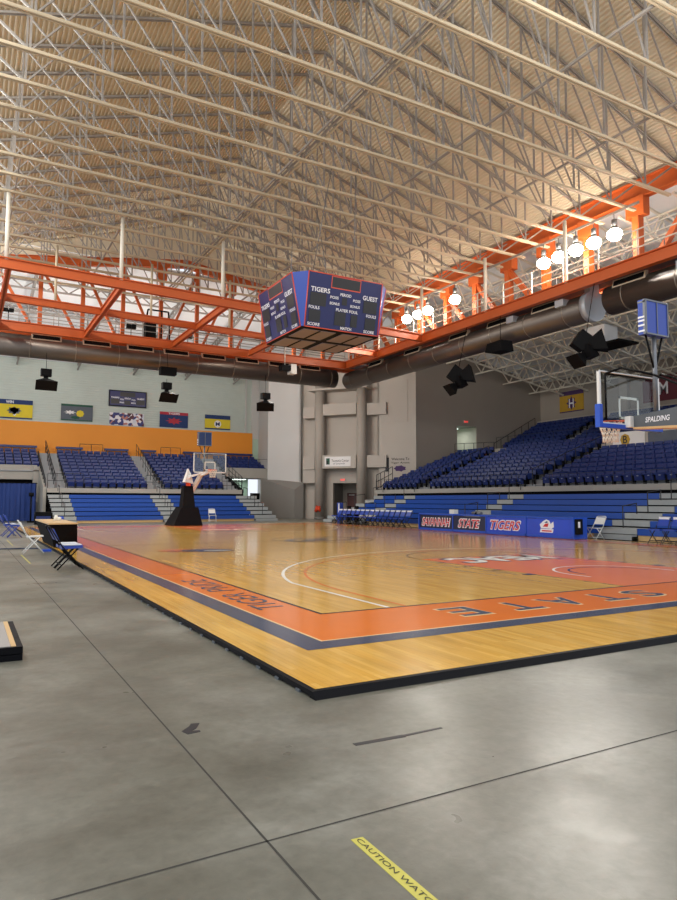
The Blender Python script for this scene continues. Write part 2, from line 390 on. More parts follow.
# ================================================================== ROOF
def corrug(b, x0, x1, zf, y0, y1, pitch, depth, m):
    n = int((x1 - x0) / pitch); vs = []; fs = []
    for i in range(n):
        x = x0 + i * pitch
        for dx, dz in ((0, 0), (.30 * pitch, 0), (.42 * pitch, depth), (.88 * pitch, depth)):
            z = zf(x + dx); vs.append((x + dx, y0, z + dz)); vs.append((x + dx, y1, z + dz))
    for k in range(len(vs) // 2 - 1): fs.append((2 * k, 2 * k + 2, 2 * k + 3, 2 * k + 1))
    b.add(vs, fs, m)
RX = 7.62; RZ = 18.95; SL = .325
roofz = lambda x: RZ - SL * abs(x - RX)
b = MB(); corrug(b, -5.3, 20.25, roofz, -2, 33.4, .15, .06, roof_tan)
# outer weather skin just above the deck
b.add([(-5.3, -2, roofz(-5.3) + .25), (RX, -2, RZ + .25), (20.5, -2, roofz(20.5) + .25), (-5.3, 33.4, roofz(-5.3) + .25), (RX, 33.4, RZ + .25), (20.5, 33.4, roofz(20.5) + .25)], [(0, 1, 4, 3), (1, 2, 5, 4)], roof_tan)
struct(b.build('ceiling', origin=(RX, 15, 14)))
# gable infill at the far end of the high roof
zt = lambda x: 16.45 - .15 * abs(x - RX)
b = MB(); b.prism([(-5.3, 33.3, zt(-5.3)), (RX, 33.3, zt(RX)), (20.5, 33.3, zt(20.5)), (20.5, 33.3, roofz(20.5) + .1), (RX, 33.3, RZ + .1), (-5.3, 33.3, roofz(-5.3) + .1)], (0, .12, 0), roof_tan)
struct(b.build('wall_gable'))
# low white roofs over the bays
b = MB(); zb = lambda x: 15.3 - .19 * (x - 20.5)
n = 62
for i in range(n):
    x = 20.3 + i * .32
    b.add([(x, 1, zb(x)), (x + .12, 1, zb(x) + .07), (x + .32, 1, zb(x + .32)), (x, 36, zb(x)), (x + .12, 36, zb(x) + .07), (x + .32, 36, zb(x + .32))], [(0, 1, 4, 3), (1, 2, 5, 4)], roof_white)
b.add([(20.2, 1, 15.6), (40.2, 1, 11.9), (40.2, 36, 11.9), (20.2, 36, 15.6)], [(0, 1, 2, 3)], roof_white)
struct(b.build('ceiling_right_bay'))
b = MB(); zy = lambda y: 15.6 - .17 * (y - 33.3)
for i in range(56):
    y = 33.35 + i * .32
    b.add([(-12, y, zy(y)), (-12, y + .12, zy(y) + .07), (-12, y + .32, zy(y + .32)), (22.4, y, zy(y)), (22.4, y + .12, zy(y) + .07), (22.4, y + .32, zy(y + .32))], [(0, 3, 4, 1), (1, 4, 5, 2)], roof_white)
b.add([(-12, 33.2, 15.9), (24, 33.2, 15.9), (24, 51, 12.9), (-12, 51, 12.9)], [(0, 1, 2, 3)], roof_white)
b.add([(20.4, 33.2, 15.35), (28.5, 33.2, 14.1), (28.5, 45, 14.1), (20.4, 51, 13)], [(0, 1, 2, 3)], roof_white)
struct(b.build('ceiling_far_bay'))

# ---- high roof trusses (joists running across the court)
BZ = 13.4
nodes = [-5.0 + 2.103 * i for i in range(13)]     # x of bottom nodes, centre one at RX
def add_truss():
    t = thing('roof_truss', 'x', 'roof truss', (0, 0, 0), 0, 'cream steel trusses under the high roof')
    b = MB()
    for dy in (-.045, .045): b.beam((-4.4, dy, BZ), (19.6, dy, BZ), .05, .085, truss_cream)
    b.build('bottom_chord', t, True)
    for s in (-1, 1):
        b = MB()
        for dy in (-.04, .04): b.beam((RX, dy, RZ - .06), (RX + s * 12.75, dy, roofz(RX + s * 12.75) - .06), .04, .07, truss_grey)
        b.build('top_chord', t, True)
    for i, x in enumerate(nodes):
        zt_ = roofz(x) - .1
        if -4.4 < x < 19.7:
            MB().beam((x, 0, BZ), (x, 0, zt_), .055, .055, truss_grey).build('vertical_post', t, True)
        a_, c_ = (x, nodes[i + 1]) if i < 2 else (x, nodes[i - 1])     # a_ = foot, c_ = head of the diagonal
        # diagonals fall from the outer top node to the inner bottom node
        if i not in (0, 12):
            MB().beam((a_, 0, BZ), (c_, 0, roofz(c_) - .1), .045, .045, truss_grey).build('diagonal_brace', t, True)
        if i in (1, 11):
            o_ = nodes[0] if i == 1 else nodes[12]; MB().beam((x, 0, BZ), (o_ + (.4 if i == 1 else -.3), 0, roofz(o_) - .15), .06, .06, truss_grey).build('diagonal_brace', t, True)
    return t
proto = add_truss(); ys = [.4 + 1.55 * k for k in range(21)]
for k, y in enumerate(ys):
    t = proto if k == 0 else dup(proto)
    t.location = (0, y, 0)
    t['label'] = 'cream steel roof truss spanning the high ceiling, %s one counted from the camera end' % ORD[k]
# bridging running along the court at the bottom chords
for x, wd, nm in ((5.85, .20, 'heavy twin bottom-chord bridging running lengthwise left of the scoreboard'), (10.15, .09, 'thin lengthwise roof bridging passing right of the scoreboard'),
              (14.3, .07, 'thin lengthwise roof bridging nearest the lamps'), (1.6, .09, 'lengthwise roof bridging left of the heavy twin members'), (-2.7, .07, 'leftmost lengthwise roof bridging above the ring beams')):
    t = thing('roof_bridging', nm, 'roof bridging', (x, 15, BZ), 0, 'lengthwise bridging between the trusses')
    if wd > .15:
        for d in (-.16, 0, .16): MB().beam((x + d, -.5, BZ + .06), (x + d, 32, BZ + .06), .05, .07, truss_cream if d > 0 else truss_grey).build('bridging_bar', t)
    else: MB().beam((x, 17.5 if x < 2 else -.5, BZ + .07), (x, 32, BZ + .07), wd * .7, .07, truss_grey).build('bridging_bar', t)
    b = MB()
    if wd > .08:
        for k in range(len(ys) - 1):
            if k % 4 == 1 and (x > 5 or k > 11): MB().beam((x, ys[k], BZ), (x, ys[k + 1], roofz(x) - .15), .045, .045, truss_grey).build('sway_brace', t)

# ---- orange back trusses
def bracket(b, x, y, z, ax, m, s=.75):
    d = V(ax) * s
    for sg in (-1, 1):
        b.prism([V((x, y, z)), V((x, y, z)) + d * sg * .55, V((x, y, z)) + d * sg * .3 - V((0, 0, .55)), V((x, y, z - .55))], V((0, 0, 1)).cross(V(ax)) * .12, m)
t = thing('edge_truss', 'orange steel truss along the right edge of the high roof behind the catwalk', 'steel truss', (20, 17, 10.6))
MB().ibeam((20, -1, 14.38), (20, 33.1, 14.38), .35, .78, steel_orange).build('top_chord', t)
MB().ibeam((20, -1, 10.62), (20, 33.1, 10.62), .3, .35, steel_orange).build('bottom_chord', t)
cy = [-.2, 2.32, 4.84, 7.36, 9.88, 12.4, 14.9, 17.4, 19.9, 22.4, 24.95, 27.45, 30.0, 32.6]
for i, y in enumerate(cy):
    MB().beam((20, y, 10.7), (20, y, 14.1), .30, .34, steel_orange).build('column', t)
    b = MB(); b.box(19.8, 20.2, y - .42, y + .42, 13.25, 14.05, steel_orange); b.build('gusset_plate', t)
    if i < len(cy) - 1 and i % 2 == 0:
        a_, c_ = (y, cy[i + 1]) if y > 13 else (cy[i + 1], y)
    if i < len(cy) - 1 and i != 5 and i != 4:
        a_, c_ = (cy[i + 1], y) if y > 13 else (cy[i], cy[i + 1])
        MB().beam((20, a_, 13.3), (20, a_ + (c_ - a_) * .82, 10.8), .22, .24, steel_orange).build('diagonal', t)
t = thing('edge_truss', 'orange steel truss across the far end under the gable', 'steel truss', (7.6, 32.7, 10.6))
for s in (-1, 1): MB().ibeam((RX, 32.7, zt(RX) - .25), (RX + s * 12.6, 32.7, zt(RX + s * 12.6) - .25), .3, .5, steel_orange).build('top_chord', t)
MB().ibeam((-5, 32.7, 10.62), (20, 32.7, 10.62), .3, .35, steel_orange).build('bottom_chord', t)
cx_ = [-5.15, -2.9, -.65, 1.6, 3.85, 6.1, 8.35, 10.6, 12.85, 15.1, 17.3, 19.5]
for i, x in enumerate(cx_):
    MB().beam((x, 32.7, 10.7), (x, 32.7, zt(x) - .3), .2, .22, steel_orange).build('column', t)
    if i < len(cx_) - 1 and i % 1 == 0:
        lo, hi = (cx_[i + 1], x) if x < 5.5 else (x, cx_[i + 1])
        MB().beam((hi, 32.7, zt(hi) - .6), (hi + (lo - hi) * .9, 32.7, 10.8), .13, .15, steel_orange).build('diagonal', t)
    if x in (1.6, 6.1, 10.6): MB().box(x - .3, x + .3, 32.55, 32.85, zt(x) - 1.3, zt(x) - .4, steel_orange).build('gusset_plate', t)
# ---- ring and cross beams (level grid)
def beamthing(p, q, label, w_=.24, h=.42, name='orange_beam'):
    return tag(MB().ibeam(p, q, w_, h, steel_orange, .04).build(name), label, 'steel beam', 'orange beams level with the catwalk')
beamthing((18, -1, 10.5), (18, 30.6, 10.5), 'long orange edge beam carrying the right catwalk railing', .28, .5)
beamthing((-9, 30.45, 10.5), (18.1, 30.75, 10.5), 'orange edge beam carrying the far catwalk railing', .28, .5)
beamthing((-9, 20.1, 10.55), (18, 22.2, 10.55), 'nearest orange beam crossing the hall in front of the scoreboard top')
beamthing((-9, 24.9, 10.55), (18, 26.9, 10.55), 'orange cross beam midway between the nearest one and the far catwalk', .2, .34)
for x, nm in ((-2.8, 'leftmost'), (1.5, 'second from left'), (6.3, 'third from left'), (11.0, 'fourth from left, behind the scoreboard')):
    beamthing((x, 20.6 + (x + 3) * .08, 10.5), (x, 30.5, 10.5), 'orange lengthwise tie beam joining the cross beams to the far catwalk, ' + nm, .2, .34)
for x, y, nm in ((-2.9, 20.6, 'leftmost over the nearest cross beam'), (1.45, 20.9, 'second over the nearest cross beam'), (6.05, 21.3, 'third over the nearest cross beam'), (17.95, 22.1, 'where the nearest cross beam meets the right catwalk'), (17.95, 11.9, 'over the right catwalk near the brightest lamps'), (17.95, 16.9, 'over the right catwalk between the others'),
                 (-.6, 25.6, 'leftmost over the middle cross beam'), (3.9, 25.9, 'second over the middle cross beam'), (8.2, 26.3, 'third over the middle cross beam')):
    tag(MB().tube((x, y, 10.7), (x, y, BZ if y > 17 or x > 17 else BZ), .08 if y < 24 else .06, truss_white if y < 24 else truss_cream, 10).build('hanger_rod'), 'pale vertical steel hanger, ' + nm, 'hanger', 'hangers from roof to orange beams')
# catwalk decks
def rail_run(name, label, P0, P1, posts, z0, hts, r, m, group=None, cat='railing', pr=None):
    P0 = V(P0); P1 = V(P1); t = thing(name, label, cat, ((P0.x + P1.x) / 2, (P0.y + P1.y) / 2, min(P0.z, P1.z)), 0, group)
    for h in hts: MB().tube(P0 + V((0, 0, h)), P1 + V((0, 0, h)), r, m, 6).build('rail', t)
    for i in range(posts + 1):
        p = P0.lerp(P1, i / posts); MB().tube(p, p + V((0, 0, hts[0])), pr or r, m, 6).build('post', t)
    return t
tag(MB().box(18.15, 19.8, -1, 30.6, 10.68, 10.74, grate).build('catwalk_deck'), 'grey grated catwalk deck along the right edge of the roof', 'catwalk')
tag(MB().box(-9, 19.8, 30.9, 32.4, 10.68, 10.74, grate).build('catwalk_deck'), 'grey grated catwalk deck across the far end', 'catwalk')
rail_run('catwalk_railing', 'cream three-bar railing along the inner edge of the right catwalk', (18.08, -.6, 10.74), (18.08, 30.4, 10.74), 17, 0, (1.1, .75, .4), .028, rail_cream, None, 'railing', .038)
rail_run('catwalk_railing', 'grey railing behind the lamps on the outer edge of the right catwalk', (19.7, -.6, 10.74), (19.7, 30.4, 10.74), 17, 0, (1.1, .6), .02, grate, None, 'railing')
rail_run('catwalk_railing', 'thin grey railing along the inner edge of the far catwalk', (-8.8, 30.7, 10.75), (18, 30.85, 10.75), 18, 0, (1.1, .75, .4), .022, truss_grey, None, 'railing')
rail_run('catwalk_railing', 'thin grey railing along the outer edge of the far catwalk', (-8.8, 32.3, 10.75), (19.5, 32.3, 10.75), 16, 0, (1.1, .6), .02, truss_grey, None, 'railing')

# ---- bay trusses
def bay_truss(p0, p1, depth, npan, m, name, label, cat, group):
    t = thing(name, label, cat, V(p0), 0, group); p0 = V(p0); p1 = V(p1); dn = V((0, 0, -depth))
    MB().beam(p0, p1, .1, .1, m).build('top_chord', t); MB().beam(p0 + dn, p1 + dn, .12, .1, m).build('bottom_chord', t)
    for i in range(npan):
        a = p0.lerp(p1, i / npan); c = p0.lerp(p1, (i + 1) / npan); mid = p0.lerp(p1, (i + .5) / npan) + dn
        MB().beam(a, mid, .07, .07, m).build('diagonal_brace', t); MB().beam(mid, c, .07, .07, m).build('diagonal_brace', t)
    return t
k = 0
for y in [3.5 + 2.55 * i for i in range(12)]:
    bay_truss((20.5, y, 15.1), (39.5, y, 11.55), 1.2, 13, truss_white, 'bay_truss', 'pale steel truss sloping under the right bay roof, %s one from the near end' % ORD[k], 'roof truss', 'rafters over the right seating bay'); k += 1
k = 0
for x in [23.3, 26.3, 29.3, 32.3, 35.3, 38.3]:
    bay_truss((x, 2, zb(x) - .25), (x, 34.2, zb(x) - .25), .95, 22, truss_white, 'bay_joist', 'pale lengthwise joist under the right bay roof, %s one from the catwalk' % ORD[k], 'roof joist', 'lengthwise joists over the right seating bay'); k += 1
k = 0
for x in [-5.2, -.7, 3.8, 8.3, 12.8, 17.3]:
    bay_truss((x, 33.6, 15.4), (x, 50.3, 12.6), .42, 16, truss_grey, 'bay_truss', 'grey steel truss sloping under the far bay roof, %s one from the left' % ORD[k], 'roof truss', 'rafters over the far seating bay'); k += 1
for k, y in enumerate((36.5, 40, 44)):
    bay_truss((-11, y, zy(y) - .2), (20, y, zy(y) - .2), .5, 24, truss_grey, 'bay_joist', 'thin grey cross joist under the far bay roof, %s one from the catwalk' % ORD[k], 'roof joist', 'cross joists over the far seating bay')

# ---- ducts
def duct(name, label, P, Q, r, vents, side):
    t = thing(name, label, 'air duct', ((P[0] + Q[0]) / 2, (P[1] + Q[1]) / 2, P[2] - r))
    P = V(P); Q = V(Q); L = (Q - P).length; d = (Q - P).normalized()
    MB().tube(P, Q, r, duct_metal, 28).build('duct_pipe', t)
    k = 0; s = .9
    while s < L - .3:
        MB().tube(P + d * (s - .02), P + d * (s + .02), r + .012, duct_band, 28).build('seam_band', t); s += 2.3
    u = V((0, 0, 1)); out = V(side)
    for s in vents:
        c = P + d * s + out * (r * .70) + u * (r * .82)
        f = MB().hexa([c - d * .75 - u * .17 - out * .12, c + d * .75 - u * .17 - out * .12, c + d * .75 - u * .17 + out * .1, c - d * .75 - u * .17 + out * .1,
                       c - d * .75 + u * .15 - out * .12, c + d * .75 + u * .15 - out * .12, c + d * .75 + u * .15 + out * .02, c - d * .75 + u * .15 + out * .02], vent_cream).build('vent_grille', t)
        g = MB()
        g.hexa([c - d * .68 - u * .11 + out * .093, c + d * .68 - u * .11 + out * .093, c + d * .68 - u * .11 + out * .11, c - d * .68 - u * .11 + out * .11,
                c - d * .68 + u * .10 + out * .03, c + d * .68 + u * .10 + out * .03, c + d * .68 + u * .10 + out * .05, c - d * .68 + u * .10 + out * .05], dark_void)
        g.build('slot', f)
    return t
duct('air_duct', 'large round grey duct running under the far catwalk beam', (-9, 31.5, 9.72), (17.7, 31.75, 9.72), .6, [8.6, 11.2, 13.6, 15.7, 18.0, 20.2, 22.4, 24.6], (0, -1, 0))
t = duct('air_duct', 'large round grey duct under the right catwalk, longer length reaching the corner', (19.0, 31.9, 9.72), (19.0, 11.6, 9.72), .6, [4, 8.0, 12.2, 15.2, 18.2], (-1, 0, 0))
duct('air_duct', 'large round grey duct under the right catwalk, nearer length past the dark drop box', (19.0, 10.5, 9.72), (19.0, -1, 9.72), .6, [1.2, 4.2, 7.2], (-1, 0, 0))
tag(MB().tube((19.0, 11.6, 9.72), (19.0, 11.3, 9.72), .66, duct_light, 28).box(18.7, 19.3, 11.32, 11.58, 9.9, 10.68, duct_light).build('duct_end_cap'), 'light grey end cap closing the longer right-hand duct', 'duct cap')
for s, y in enumerate((13.6, 16.6, 7.9, 4.9)):
    tag(MB().box(18.25, 18.75, y - 1.25, y - .78, 9.9, 10.2, duct_light).build('duct_terminal'), 'light grey box at a duct vent end, %s' % ('behind the damper box', 'farther towards the corner', 'just past the damper', 'closest to the right edge')[s], 'duct box', 'vent boxes on the right duct')

# ================================================================== LAMPS
def lamp(x, y, z, label, group, power=1.0, up_too=False):
    t = thing('high_bay_lamp', label, 'lamp', (x, y, z), 0, group)
    b = MB(); b.tube((0, 0, .14), (0, 0, .36), .20, grey_metal, 20, .10); b.build('reflector', t, True)
    b = MB(); b.tube((0, 0, .35), (0, 0, .62), .11, grey_metal, 12); b.build('ballast', t, True)
    b = MB()
    n = 18; vs = [(0, 0, -.27)]; fs = []
    for j, (rr, zz) in enumerate(((.19, -.22), (.31, -.06), (.29, .1), (.18, .2))):
        for i in range(n): vs.append((rr * math.cos(2 * math.pi * i / n), rr * math.sin(2 * math.pi * i / n), zz))
    for i in range(n): fs.append((0, 1 + (i + 1) % n, 1 + i))
    for j in (0, 1, 2):
        for i in range(n): a = 1 + j * n; fs.append((a + i, a + (i + 1) % n, a + n + (i + 1) % n, a + n + i))
    b.add(vs, fs, lamp_glow, True); b.build('lens', t, True)
    b = MB(); b.tube((0, 0, .6), (0, 0, .85), .02, grey_metal, 6); b.build('stem', t, True)
    ld = bpy.data.lights.new('bulb', 'POINT' if up_too else 'SPOT')
    if not up_too: ld.spot_size = math.radians(150); ld.spot_blend = .5
    ld.energy = LAMP_W * power; ld.color = LAMP_COL; ld.shadow_soft_size = .25
    lo = bpy.data.objects.new('bulb', ld); col.objects.link(lo); lo.parent = t; lo.location = (0, 0, -.42)
    if not up_too: lo.rotation_euler = (0, .32, 0)
LXX = 18.9; LZZ = 12.40
LY = [10.17, 11.2, 12.15, 13.11, 14.0, 20.38, 22.81, 23.77, 24.9]
LN = ['nearest and largest of the right-hand row', 'second in the right-hand row', 'third in the right-hand row', 'fourth in the right-hand row', 'fifth in the right-hand row, last of the near cluster',
      'standing alone between the two clusters', 'first of the far cluster right of the scoreboard', 'middle of the far cluster right of the scoreboard', 'last of the far cluster right of the scoreboard']
for y, nm in zip(LY, LN): lamp(LXX, y, LZZ, 'glowing lamp behind right catwalk, ' + nm, 'lamps behind the right catwalk')
for k, y in enumerate((2, 9, 16, 23, 29)): lamp(-7.3, y, 13.95, 'added unseen fill lamp behind the left roof edge, %s from the camera end' % ORD[k], 'added fill lamps behind the left roof edge', 1.7, True)  # out-of-view row added to throw light up under the roof
tag(MB().box(18.88, 18.92, 9, 27.5, 13.26, 13.36, truss_grey).build('lamp_rail'), 'thin steel rail holding the lamps over the right catwalk', 'rail')
for k, x in enumerate((-4, 2, 8, 14)): lamp(x, 33.6, 10.45, 'added hidden fill lamp under the far catwalk, %s from the left' % ORD[k], 'added fill lamps under the far catwalk', 1.2, True)  # added lamps, hidden behind the duct, that brighten the far bay
for k, x in enumerate((-1, 8, 17)): lamp(x, .4, 12.56, 'added unseen fill lamp above the camera end, %s from the left' % ORD[k], 'added fill lamps above the camera end', .75, True)  # unseen lamps added overhead to lift the ceiling brightness

# ================================================================== COURT
ct = thing('basketball_court', 'glossy maple basketball court with orange border and navy stripe', 'basketball court', (7.6, 14.3, 0))
X0, X1, Y0, Y1 = -1.65, 16.89, -2.98, 31.63
MB().box(X0 + .05, X1 - .05, Y0 + .05, Y1 - .05, .012, CH, wood).build('wood_surface', ct)
b = MB(); b.box(X0, X1, Y0, Y0 + .05, .0, CH - .002, black_trim); b.box(X0, X0 + .05, Y0 + .05, Y1, 0.012, CH - .002, black_trim); b.box(X1 - .05, X1, Y0 + .05, Y1, 0, CH - .002, black_trim); b.box(X0 + .05, X1 - .05, Y1 - .05, Y1, 0, CH - .002, black_trim)
b.prism([(X0, Y0, 0), (X0, Y0 - .05, 0), (X0, Y0, CH - .004)], (X1 - X0, 0, 0), black_trim)
b.build('edge_trim', ct)
b = MB()
for i in range(86):
    y = Y0 + .2 + i * .4
    b.box(X0 - .012, X0 + .03, y, y + .07, .0, .02, arm_grey)
b.build('edge_cleats', ct)['kind'] = 'stuff'
def ring(name, ox0, ox1, oy0, oy1, w_, m, z):
    b = MB(); b.poly([(ox0, oy0, z), (ox1, oy0, z), (ox1, oy0 + w_, z), (ox0, oy0 + w_, z)], m); b.poly([(ox0, oy1 - w_, z), (ox1, oy1 - w_, z), (ox1, oy1, z), (ox0, oy1, z)], m)
    b.poly([(ox0, oy0 + w_, z), (ox0 + w_, oy0 + w_, z), (ox0 + w_, oy1 - w_, z), (ox0, oy1 - w_, z)], m); b.poly([(ox1 - w_, oy0 + w_, z), (ox1, oy0 + w_, z), (ox1, oy1 - w_, z), (ox1 - w_, oy1 - w_, z)], m)
    return b.build(name, ct)
SW, SH = 15.24, 28.65
ring('navy_stripe', -1.07, SW + 1.07, -1.75, SH + 1.75, .30, navy_paint, CH + .002)
ring('cream_pinstripe', -.77, SW + .77, -1.45, SH + 1.45, .03, cream_line, CH + .002)
b = MB(); z = CH + .002
b.poly([(-.74, -1.42, z), (SW + .74, -1.42, z), (SW + .74, 0, z), (-.74, 0, z)], orange_paint); b.poly([(-.74, SH, z), (SW + .74, SH, z), (SW + .74, SH + 1.42, z), (-.74, SH + 1.42, z)], orange_paint)
b.poly([(-.74, 0, z), (0, 0, z), (0, SH, z), (-.74, SH, z)], orange_paint); b.poly([(SW, 0, z), (SW + .74, 0, z), (SW + .74, SH, z), (SW, SH, z)], orange_paint)
b.build('orange_border', ct)
ring('boundary_line', -.03, SW + .03, -.03, SH + .03, .05, black_paint, CH + .004)
for s, (y0, y1) in enumerate(((0.02, 5.79), (SH - 5.79, SH - .02))):
    MB().poly([(5.79, y0, z), (9.45, y0, z), (9.45, y1, z), (5.79, y1, z)], coral_paint).build('painted_lane', ct)
    yy = 5.79 if s == 0 else SH - 5.79
    MB().strip(arc(7.62, yy, 1.83, 0, 180) if s == 0 else arc(7.62, yy, 1.83, 180, 360), .05, CH + .004, black_paint).build('free_throw_arc', ct)
    yb = 1.6 if s == 0 else SH - 1.6; sg = 1 if s == 0 else -1
    MB().strip([(7.62 - 1.25, yb - .38 * sg)] + arc(7.62, yb, 1.25, 180, 0 if s == 0 else 360) + [(7.62 + 1.25, yb - .38 * sg)], .05, CH + .004, white_paint).build('restricted_arc', ct)
    MB().strip(arc(7.62, yb, .95, 180, 0 if s == 0 else 360), .05, CH + .004, navy_paint).build('inner_arc', ct)
    for rr, m, wd, xx, rl in ((6.75, white_paint, .06, 1.02, 'white_three_point_line'), (6.32, orange_paint, .05, 1.30, 'orange_three_point_line')):
        a0 = math.degrees(math.acos((7.62 - xx) / rr)); pts = [(xx, 0.03 if s == 0 else SH - .03)]
        A_ = arc(7.62, yb, rr, 180 - a0, a0, 60) if s == 0 else arc(7.62, yb, rr, 180 + a0, 360 - a0, 60)
        MB().strip(pts + A_ + [(15.24 - xx, pts[0][1])], wd, CH + .0035, m).build(rl, ct)
    for xx in (5.66, 9.58):
        for d in (2.15, 3.0, 3.9, 4.8):
            yq = d if s == 0 else SH - d; MB().poly([(xx - .12, yq - .05 - (.1 if d < 2.5 else 0), CH + .004), (xx + .12, yq - .05 - (.1 if d < 2.5 else 0), CH + .004), (xx + .12, yq + .05, CH + .004), (xx - .12, yq + .05, CH + .004)], navy_paint).build('lane_mark', ct)
MB().strip([(0, SH / 2), (SW, SH / 2)], .05, CH + .003, black_paint).build('halfway_line', ct)
MB().strip(arc(7.62, SH / 2, 1.83, 0, 360, 48), .06, CH + .004, black_paint).build('center_circle', ct)
# emblems and lettering painted on the floor
def ell(b, cx, cy, rx, ry, a, m, z, n=24):
    ca, sa = math.cos(a), math.sin(a)
    b.poly([(cx + rx * math.cos(t) * ca - ry * math.sin(t) * sa, cy + rx * math.cos(t) * sa + ry * math.sin(t) * ca, z) for t in [2 * math.pi * i / n for i in range(n)]], m)
b = MB(); ell(b, 7.62, 14.33, 1.7, .95, .3, navy_paint, CH + .004); ell(b, 7.62, 14.33, 1.4, .62, .3, wood, CH + .005); ell(b, 7.3, 14.2, .9, .3, .5, navy_paint, CH + .006); b.build('center_emblem', ct)
b = MB(); ell(b, 1.55, 11.2, .75, .55, -.5, coral_paint, CH + .004); ell(b, 2.15, 10.95, .75, .55, -.4, navy_paint, CH + .005); ell(b, 2.35, 10.75, .4, .2, -.3, truss_grey, CH + .006)
b.poly([(1.0, 11.2, CH + .006), (1.6, 10.6, CH + .006), (1.7, 10.8, CH + .006), (1.2, 11.3, CH + .006)], navy_paint); b.build('sideline_emblem', ct)
# SAVANNAH STATE along the near baseline, read from inside the court
xl = 5.42
for ch, xc, wd in (('S', 5.25, .52), ('T', 4.40, .5), ('A', 3.52, .55), ('T', 2.66, .5), ('E', 1.72, .46)):
    text_mesh('painted_letter', ch, (xc + wd / 2, -.38, CH + .003), (-1, 0, 0), (0, -1, 0), wd + .06, .66, cream_line, ct, .001, bold=.03)
    text_mesh('painted_letter', ch, (xc + wd / 2 - .02, -.41, CH + .004), (-1, 0, 0), (0, -1, 0), wd, .58, navy_paint, ct, .0015, bold=.012)
for i, ch in enumerate('SAVANNAH'):
    text_mesh('painted_letter', ch, (13.9 - i * .86 + .25, -.41, CH + .004), (-1, 0, 0), (0, -1, 0), .5, .58, navy_paint, ct, .0015, bold=.012)
text_mesh('painted_motto', 'TIGER', (-.16, .62, CH + .004), (0, 1, 0), (-1, 0, 0), 1.65, .42, navy_paint, ct, .001)
text_mesh('painted_motto', 'PRIDE', (-.16, 2.6, CH + .004), (0, 1, 0), (-1, 0, 0), 1.65, .42, navy_paint, ct, .001)
text_mesh('painted_conference_name', 'MEAC', (9.1, 5.74, CH + .004), (-1, 0, 0), (0, -1, 0), 2.95, 1.4, navy_paint, ct, .001, bold=.05)
text_mesh('painted_conference_name', 'MEAC', (9.05, 5.62, CH + .006), (-1, 0, 0), (0, -1, 0), 2.8, 1.2, white_paint, ct, .001, bold=.03)
text_mesh('painted_conference_name', 'MEAC', (6.2, SH - 5.3, CH + .004), (1, 0, 0), (0, 1, 0), 2.8, .8, white_paint, ct, .001, bold=.03)

# ================================================================== SEATING
# retractable benches: axis 'y' = far bay (rows go +Y), 'x' = right bay (rows go +X)
def place(ax, along, depth, z): return (along, depth, z) if ax == 'y' else (depth, along, z)
def abox(b, ax, a0, a1, d0, d1, z0, z1, m):
    if ax == 'y': b.box(a0, a1, d0, d1, z0, z1, m)
    else: b.box(d0, d1, a0, a1, z0, z1, m)
def bleachers(ax, a0, a1, d0, pitch, z0, rise, n, label, group):
    t = thing('bleacher_section', label, 'bleachers', place(ax, (a0 + a1) / 2, d0, 0), 0, group)
    for i in range(n):
        d = d0 + i * pitch; z = z0 + i * rise
        b = MB(); abox(b, ax, a0, a1, d, d + .30, z - .06, z, bench_blue); abox(b, ax, a0, a1, d - .02, d, z - .24, z, bench_blue); b.build('bench', t)
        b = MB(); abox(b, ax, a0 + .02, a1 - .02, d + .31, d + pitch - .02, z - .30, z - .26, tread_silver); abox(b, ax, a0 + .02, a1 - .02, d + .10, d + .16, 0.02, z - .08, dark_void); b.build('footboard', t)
    b = MB(); abox(b, ax, a0, a1, d0 + .02, d0 + .08, .02, z0 - .25, table_wood); b.build('kick_board', t)
    return t
def aisle(ax, a0, a1, d0, pitch, z0, rise, n, label, group, drift=0.):
    t = thing('aisle_steps', label, 'steps', place(ax, (a0 + a1) / 2, d0, 0), 0, group)
    for i in range(n + 1):
        d = d0 - .36 + i * pitch if i else d0 - .34; z = z0 - .24 + (i - .0) * rise if i == 0 else z0 + (i - 1) * rise
        if i: d = d0 + (i - 1) * pitch - .02
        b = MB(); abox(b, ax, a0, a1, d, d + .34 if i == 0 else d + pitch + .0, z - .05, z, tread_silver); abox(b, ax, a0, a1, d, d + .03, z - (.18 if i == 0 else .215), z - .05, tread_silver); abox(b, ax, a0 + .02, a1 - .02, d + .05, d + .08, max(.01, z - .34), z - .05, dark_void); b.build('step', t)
    return t
def aisle_rail(ax, a, d0, pitch, z0, rise, n, label, group):
    t = thing('aisle_handrail', label, 'handrail', place(ax, a, d0, z0), 0, group)
    for i in range(n):
        d = d0 + i * pitch; z = z0 + i * rise
        MB().path([V(place(ax, a, d, z)), V(place(ax, a, d, z + .85)), V(place(ax, a, d + pitch * .55, z + .95)), V(place(ax, a, d + pitch * .55, z + rise))], .022, rail_black).build('rail_hoop', t)
    return t
gF = 'blue bleachers below the far stand'
bleachers('y', 2.27, 7.69, 37.2, .75, .43, .28, 6, 'blue lower bleachers at the far end, left of the middle aisle', gF)
bleachers('y', 9.0, 14.2, 37.2, .75, .43, .28, 6, 'blue lower bleachers at the far end, behind the far basket', gF)
gS = 'silver aisle steps of the far lower bleachers'
aisle('y', .95, 2.25, 37.2, .75, .43, .28, 6, 'silver steps at the left end of the far lower bleachers', gS)
aisle('y', 7.71, 8.98, 37.2, .75, .43, .28, 6, 'silver steps behind the far basket stand between the two far bleachers', gS)
aisle('y', 14.22, 15.9, 37.2, .75, .43, .28, 6, 'silver steps at the right end of the far lower bleachers', gS)
gR = 'blue bleachers below the right stand'
